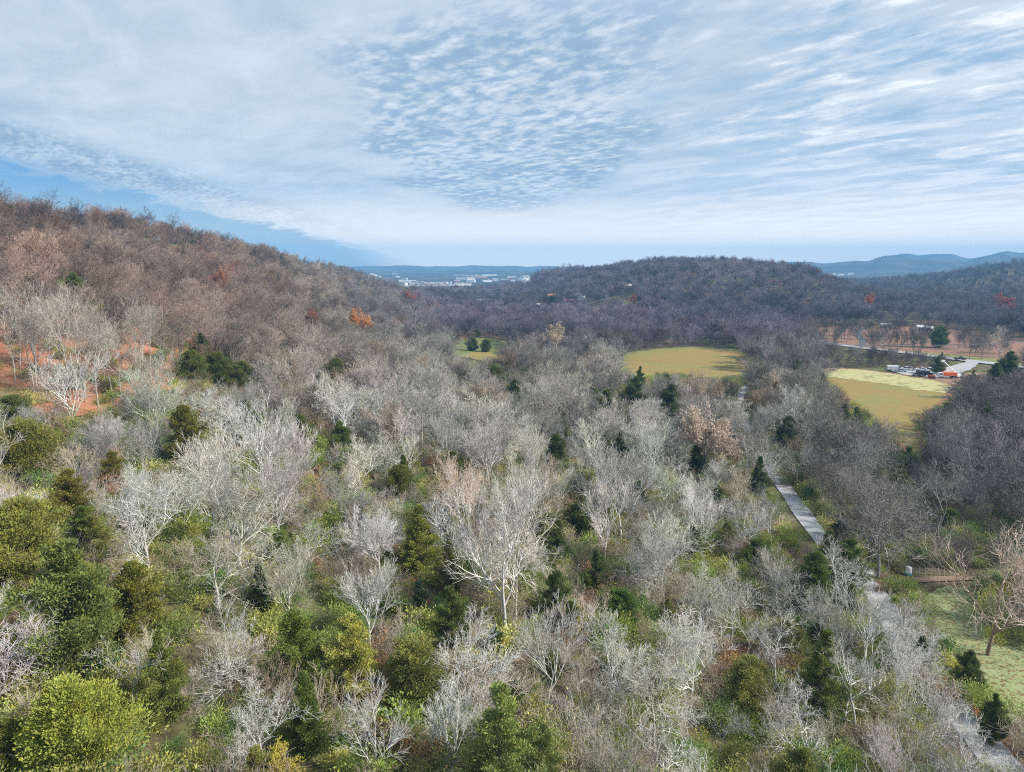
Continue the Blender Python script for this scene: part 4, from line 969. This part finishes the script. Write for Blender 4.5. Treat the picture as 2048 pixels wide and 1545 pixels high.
def car(name, kind, p, rz, paint, label, cat, group=None, L=4.7, Wd=1.85):
    o = empty(name, p, rz)
    b = MB(); h = L/2
    if kind == 'car':
        b.prism([(-h, .35), (h, .35), (h, .72), (h*.55, .90), (-h*.92, .95), (-h, .7)], -Wd/2, Wd/2); me = b.mesh('body', paint, .05); link('body', me, o)
        g = MB(); g.prism([(-h*.75, .93), (h*.42, .90), (h*.12, 1.42), (-h*.5, 1.45)], -Wd/2+.12, Wd/2-.12); link('windows', g.mesh('windows', P_GLASS, .04), o)
        g = MB(); g.prism([(-h*.5, 1.44), (h*.13, 1.41), (h*.08, 1.50), (-h*.46, 1.52)], -Wd/2+.16, Wd/2-.16); link('roof', g.mesh('roof', paint, .02), o)
    elif kind == 'pickup':
        b.prism([(-h, .45), (h, .45), (h, .98), (h*.5, 1.08), (-h*.1, 1.12), (-h, 1.12)], -Wd/2, Wd/2); link('body', b.mesh('body', paint, .05), o)
        g = MB(); g.prism([(-h*.12, 1.1), (h*.48, 1.07), (h*.24, 1.7), (-h*.04, 1.74)], -Wd/2+.1, Wd/2-.1); link('windows', g.mesh('windows', P_GLASS, .04), o)
        g = MB(); g.prism([(-h*.03, 1.73), (h*.24, 1.69), (h*.2, 1.80), (0, 1.82)], -Wd/2+.14, Wd/2-.14); link('roof', g.mesh('roof', paint, .02), o)
        g = MB(); g.box((-h*.57, 0, 1.125), (h*.78, Wd-.3, .05)); link('cargo_bed', g.mesh('cargo_bed', P_RUB), o)
    elif kind == 'van':
        b.prism([(-h, .4), (h, .4), (h, 1.1), (h*.78, 1.35), (h*.60, 2.25), (h*.5, 2.4), (-h, 2.4)], -Wd/2, Wd/2); link('body', b.mesh('body', paint, .07), o)
        g = MB(); g.prism([(h*.50, 1.35), (h*.80, 1.36), (h*.625, 2.15), (h*.50, 2.15)], -Wd/2-.012, Wd/2+.012); link('windows', g.mesh('windows', P_GLASS), o)
    elif kind == 'truck':       # cab and closed tipper body
        b.prism([(h*.52, .6), (h, .6), (h, 1.3), (h*.92, 2.2), (h*.56, 2.3), (h*.52, 2.2)], -Wd/2, Wd/2); link('cab', b.mesh('cab', P_WHITE, .06), o)
        g = MB(); g.prism([(h*.62, 1.4), (h*.99, 1.4), (h*.93, 2.05), (h*.62, 2.1)], -Wd/2-.012, Wd/2+.012); link('windows', g.mesh('windows', P_GLASS), o)
        g = MB(); g.box((-h*.25, 0, .72), (L*.74, .9, .22)); link('chassis', g.mesh('chassis', P_RUB), o)
        g = MB(); g.prism([(-h, .9), (h*.46, .9), (h*.46, 2.55), (-h*.9, 2.55), (-h, 2.3)], -Wd/2, Wd/2); link('tipper_body', g.mesh('tipper_body', paint, .06), o)
    wr = .36 if kind in ('car',) else .42
    for sx in (-.62, .62):
        for sy in (-1, 1):
            w = MB(); w.cyl((sx*h, sy*(Wd/2-.22), wr), (sx*h, sy*(Wd/2+.02), wr), wr, n=16); wo = link('wheel', w.mesh('wheel', P_RUB), o)
            w = MB(); w.cyl((sx*h, sy*(Wd/2+.02), wr), (sx*h, sy*(Wd/2+.035), wr), wr*.55, n=12); link('rim', w.mesh('rim', P_STEEL), wo)
    if kind != 'truck':
        for sy in (-1, 1):
            w = MB(); w.box((h+.0, sy*(Wd/2-.3), .78 if kind != 'car' else .66), (.05, .35, .16)); link('headlight', w.mesh('headlight', P_WHITE), o)
    tag(o, label, cat, group); return o
def on(u, v, dz=.5):
    p = hit(u, v); p.z += dz; return p
car('parked_van', 'van', on(1788, 744), R(-12), P_WHITE, 'large white panel van at the left end of the gravel lot', 'van', L=6.2, Wd=2.1)
car('parked_car', 'car', on(1803, 746), R(-14), P_SILVER, 'pale car just in front of the large white van', 'car')
car('parked_car', 'car', on(1811, 742), R(150), P_WHITE, 'white car parked nose-in right of the white van', 'car')
car('parked_car', 'car', on(1820, 742.5), R(150), P_SILVER, 'silver car beside the white nose-in car by the hedge', 'car')
car('parked_car', 'car', on(1842, 743), R(150), P_WHITE, 'white car alone in the middle of the hedge side of the lot', 'car')
car('parked_car', 'car', on(1857, 744), R(155), P_WHITE, 'white car nearest the dark conical conifer', 'car')
car('parked_pickup', 'pickup', on(1912+8, 722), R(-8), P_DARK, 'dark pickup driving on the pale main road', 'pickup', L=5.8, Wd=2.0)
def trailer():
    o = empty('box_trailer', on(1845, 755), R(-8)); b = MB(); b.box((0, 0, 1.5), (5.2, 2.2, 1.9)); link('box', b.mesh('box', P_DARK, .08), o)
    b = MB(); b.box((-3.3, 0, .6), (1.5, .15, .12)); link('drawbar', b.mesh('drawbar', P_STEEL), o)
    for sy in (-1, 1):
        for sx in (-.45, .45): b = MB(); b.cyl((sx, sy*1.12, .38), (sx, sy*1.3, .38), .36); link('wheel', b.mesh('wheel', P_RUB), o)
    tag(o, 'dark enclosed trailer in the middle of the gravel lot', 'trailer')
    car('parked_car', 'car', on(1832, 754), R(-8), P_WHITE, 'small white car hitched in front of the dark trailer', 'car', L=3.8)
trailer()
def loader():
    o = empty('skid_loader', on(1862, 759), R(-10)); b = MB(); b.prism([(-1.2, .4), (1.0, .4), (1.1, 1.1), (.5, 1.3), (-1.2, 1.5)], -.7, .7); link('body', b.mesh('body', P_RED, .05), o)
    b = MB(); b.box((-.1, 0, 1.9), (1.1, 1.1, .9), taper=.85); link('cabin', b.mesh('cabin', P_GLASS, .04), o)
    b = MB(); b.prism([(1.3, .1), (2.3, .1), (2.2, .3), (1.6, .9), (1.3, .9)], -.9, .9); link('bucket', b.mesh('bucket', P_STEEL), o)
    for sy in (-1, 1):
        b = MB(); b.box((.4, sy*.8, 1.25), (2.4, .14, .2)); link('arm', b.mesh('arm', P_RED), o)
        for sx in (-.7, .7): b = MB(); b.cyl((sx, sy*.72, .42), (sx, sy*1.05, .42), .42); link('wheel', b.mesh('wheel', P_RUB), o)
    tag(o, 'small red-orange loader between the dark trailer and the orange truck', 'loader')
loader()
car('tipper_truck', 'truck', on(1893, 758), R(172), P_ORG, 'orange bodied truck with white cab at the right of the lot', 'truck', L=7.6, Wd=2.4)
def lift():
    p = on(1914, 757, .3); o = empty('boom_lift', p, 0); b = MB(); b.box((0, 0, .9), (3.2, 2, .9), taper=.9); link('chassis', b.mesh('chassis', P_WHITE, .06), o)
    for sx in (-1.1, 1.1):
        for sy in (-1, 1): b = MB(); b.cyl((sx, sy*.8, .4), (sx, sy*1.12, .4), .42); link('wheel', b.mesh('wheel', P_RUB), o)
    a = Vector((0, 0, 1.4)); e = Vector((-5.0, 2.5, 6.8)); b = MB(); b.cyl(a, e, .28, .2, 8); link('boom', b.mesh('boom', P_WHITE), o)
    b = MB(); b.box(e+Vector((-.5, .1, .3)), (1.2, 1.0, .9), taper=1.1); link('basket', b.mesh('basket', P_WHITE, .04), o)
    tag(o, 'white boom lift with raised arm beside the orange truck', 'boom lift')
lift()
def log_pile():
    o = empty('log_pile', on(1946, 756, .2), R(10))
    for i in range(14):
        l = rnd.uniform(3, 5); a = rnd.uniform(-.2, .2); c = Vector((rnd.uniform(-.6, .6), (i % 5-2)*.8, .35+.5*(i//5))); d = Vector((math.cos(a), math.sin(a), 0))*l/2
        b = MB(); b.cyl(c-d, c+d, .32, .26, 9); link('log', b.mesh('log', P_WOOD if i % 3 else plain('cut_wood', (.55, .3, .14), .9)), o)
    tag(o, 'heap of tan logs on bare dirt right of the boom lift', 'log pile')
log_pile()
# utility poles with wires
def pole(p, H, label):
    o = empty('utility_pole', p, R(25)); b = MB(); b.cyl((0, 0, -.5), (0, 0, H), .2, .13, 10); link('pole', b.mesh('pole', P_WOOD), o)
    b = MB(); b.box((0, 0, H-.8), (2.4, .14, .16)); ca = link('crossarm', b.mesh('crossarm', P_WOOD), o)
    for sx in (-1.05, 0, 1.05): b = MB(); b.cyl((sx, 0, H-.72), (sx, 0, H-.4), .06, n=8); link('insulator', b.mesh('insulator', P_STEEL), ca)
    tag(o, label, 'utility pole'); return Vector((p.x, p.y, p.z+H-.4))
pa = hit(1623-4, 741); t1 = pole(pa, 13.5, 'tall pale utility pole between the two ochre meadows')
pb = hit(1171, 716); t2 = pole(pb, 12.5, 'slim pale utility pole left of the upper ochre meadow')
pc = hit(665, 612); t3 = Vector((pc.x, pc.y, pc.z+13)); pole(pc, 13, 'utility pole on the left ridge where the wires begin')
t4 = Vector((t1.x+150, t1.y+25, t1.z+1)); pole(Vector((t4.x, t4.y, gz1(t4.x, t4.y))), 13.5, 'utility pole beside the main road at the right')
def wire(a, b, sag, off, label):
    m = MB(); n = 40; pts = []
    for i in range(n+1):
        t = i/n; q = a.lerp(b, t); q = q+Vector((off*.35, off, 0)); q.z -= sag*4*t*(1-t); pts.append(q)
    segs = np.array([(*pts[i], *pts[i+1], .055, .055) for i in range(n)]); V, Fq = tubes(segs, 4)
    tag(link('power_line', np_mesh('power_line', V, Fq, P_WIRE)), label, 'power line')
for a, b, sg, nm in ((t3, t2, 9, 'sagging across the left wood to the pasture'), (t2, t1, 3.5, 'stretched above the upper ochre meadow'), (t1, t4, 3, 'running above the hedge by the gravel lot')):
    wire(a, b, sg, -1.0, 'near power line '+nm); wire(a, b, sg, 0.0, 'middle power line '+nm); wire(a, b, sg*.9, 1.0, 'far power line '+nm)
# small things by the driveway
def tank():
    o = empty('storage_tank', on(1816, 1150, .1)); b = MB(); b.cyl((0, 0, .35), (0, 0, 1.25), .5, .46, 16); b.cyl((0, 0, 1.25), (0, 0, 1.42), .46, .15, 16); link('tank', b.mesh('tank', P_WHITE), o)
    b = MB(); b.cyl((0, 0, 0), (0, 0, .35), .56, .56, 16); link('base', b.mesh('base', P_TEAL), o); tag(o, 'small white tank with teal base behind the driveway', 'tank')
tank()
def culvert():
    o = empty('stone_slab', on(1742, 1150, .15), R(40)); b = MB(); b.box((0, 0, .2), (2.2, .8, .4), taper=.9); link('slab', b.mesh('slab', P_CREAM, .06), o); tag(o, 'pale stone slab lying at the lane and driveway corner', 'stone slab')
culvert()
# fence along the driveway
def fence():
    A_, B_ = hit(1825, 1150), hit(1900, 1152); o = empty('wire_fence', A_); d = (B_-A_); n = 6
    for i in range(n+1):
        q = d*(i/n); q.z = gz1(A_.x+q.x, A_.y+q.y)-A_.z; b = MB(); b.box((q.x, q.y, q.z+.6), (.12, .12, 1.3)); link('post', b.mesh('post', P_WOOD), o)
    for h in (.45, .85, 1.15): b = MB(); b.cyl((0, 0, h), (d.x, d.y, d.z+h), .02, n=4); link('rail', b.mesh('rail', P_STEEL), o)
    tag(o, 'low post and wire fence behind the driveway', 'fence')
fence()
def gable(name, p, rz, w, l, h, wall, roof, label, cat='house', group=None, flat=False, chim=True):
    o = empty(name, p, rz); b = MB(); b.box((0, 0, h/2-.5), (w, l, h+1)); link('wall', b.mesh('wall', wall), o)
    b = MB()
    if flat: b.box((0, 0, h+.25), (w+.4, l+.4, .5))
    else: 
        rh = w*.28; b.prism([(-w/2-.4, h-.1), (w/2+.4, h-.1), (0, h+rh)], -l/2-.4, l/2+.4)
    ro = link('roof', b.mesh('roof', roof), o)
    if not flat and chim: b = MB(); b.box((w*.2, l*.2, h+rh*.9), (.8, .8, 1.8)); link('chimney', b.mesh('chimney', P_BRICK), ro)
    for i in range(max(2, int(l/5))):
        for sx in (-1, 1):
            b = MB(); b.box((sx*(w/2+.02), -l/2+l*(i+.5)/max(2, int(l/5)), h*.52), (.08, 1.3, 1.4)); link('window', b.mesh('window', P_GLASS), o)
    tag(o, label, cat, group); return o
for u, v, rz, w, l, wall, roof, lb in ((1106, 594, 70, 9, 16, P_CREAM, P_BRICK, 'house with pinkish roof behind the far lone evergreen'), (1136, 598, 80, 9, 15, P_WHITE, P_ROOF, 'left white house of the far hillside pair'),
      (1138, 604, 85, 7, 13, P_CREAM, P_BRICK, 'low brick roofed house below the left white house'), (1160, 594, 60, 10, 14, P_WHITE, P_ROOF, 'dark roofed house at the right of the far hillside group'), (1253, 575, 75, 9, 14, P_BRICK, P_CREAM, 'lone pinkish house high on the far hillside'),
      (1082, 613, 80, 8, 13, P_CREAM, P_WHITE, 'pale house low in the valley left of the far lone evergreen'), (970, 604, 88, 10, 42, P_CREAM, P_WHITE, 'long low white building in the valley wood'), (1155, 631, 85, 8, 26, P_CREAM, P_WHITE, 'long pale barn by the far pasture')):
    p = hit(u, v, 7); 
    if p: gable('house', Vector((p.x, p.y, p.z+3.5)), R(rz), w*.8, l*.7, 5, wall, roof, lb)
for i, (u, v, w) in enumerate(((1772, 650, 15), (1840, 654, 9), (1858, 656, 8))):
    p = hit(u, v, 3); gable('park_shelter', p, R(80), 5, w*.5, 3, P_SILVER, P_BLUE, ('long pale park building behind the park trees', 'small white park shed left of its neighbour', 'small white park shed right of its neighbour')[i], 'park building', chim=False)
# the town in the far valley
town = []
tr = random.Random(4)
for (u0_, u1_, v0_, v1_, n, band) in ((800, 930, 560, 571, 36, 'near bright band of the town'), (925, 1070, 549, 561, 34, 'far band of the town'), (722, 800, 546, 560, 12, 'sparse left of the town'), (880, 925, 575, 590, 4, 'clearing before the town'), (1660, 1700, 545, 549, 5, 'gap right of the big hill')):
    for _ in range(n):
        u = tr.uniform(u0_, u1_); v = tr.uniform(v0_, v1_)
        p = hit(u, v, 8)
        if p is None or p.length < 900: continue
        near = p.length/2500
        town.append((band, u, gable('town_building', p, R(90+tr.uniform(-20, 20)), tr.uniform(14, 28)*near, tr.choice((tr.uniform(14, 40), tr.uniform(14, 40), tr.uniform(40, 90)))*near, tr.uniform(5, 8)*near**.5, tr.choice((P_WHITE, P_CREAM, P_TOWN, P_SILVER, P_BRICK)), tr.choice((P_WHITE, P_BLUE, P_TOWN, P_ROOF, P_TOWN)),
              'pale town building, one of many in the far valley', 'building', 'pale buildings of the far town', flat=True)))
for band in sorted({q[0] for q in town}):
    for i, q in enumerate(sorted((q for q in town if q[0] == band), key=lambda q: q[1])): q[2]['label'] = f"pale building, {nth(i+1)} from the left in the {band}"
# towers on the far ridge
for u, v, h, lb in ((1168, 545, 55, 'thin radio mast on the low ridge left of the big hill'), (1040, 552, 40, 'thin pale mast rising over the town')):
    p = hit(u, v, 0)
    if p:
        o = empty('radio_mast', p); b = MB(); b.cyl((0, 0, -2), (0, 0, h), 1.1, .5, 6); link('mast', b.mesh('mast', P_STEEL), o); b = MB(); b.cyl((0, 0, h), (0, 0, h+4), .3, .2, 5); link('antenna', b.mesh('antenna', P_WHITE), o); tag(o, lb, 'mast')

# ------------------------------------------------------------------ haze
def haze():
    zs = (-6.0, CZ+230.0); b = MB(); b.box((0, 3900, (zs[0]+zs[1])/2), (18200, 10600, zs[1]-zs[0])); 
    m = bpy.data.materials.new('haze'); m.use_nodes = True; t = NT(m.node_tree); t.n.clear()
    out = t.new('ShaderNodeOutputMaterial'); pv = t.new('ShaderNodeVolumePrincipled'); t.l.new(pv.outputs[0], out.inputs['Volume'])
    pv.inputs['Color'].default_value = (.24, .58, 1.0, 1); pv.inputs['Density'].default_value = .00018; pv.inputs['Anisotropy'].default_value = .0
    o = link('haze', b.mesh('haze', m)); tag(o, 'pale blue haze in the air over the valley', 'haze', kind='stuff')
haze()
print('things', len(THINGS), 'objects', len(bpy.data.objects), 'wood', len(X))
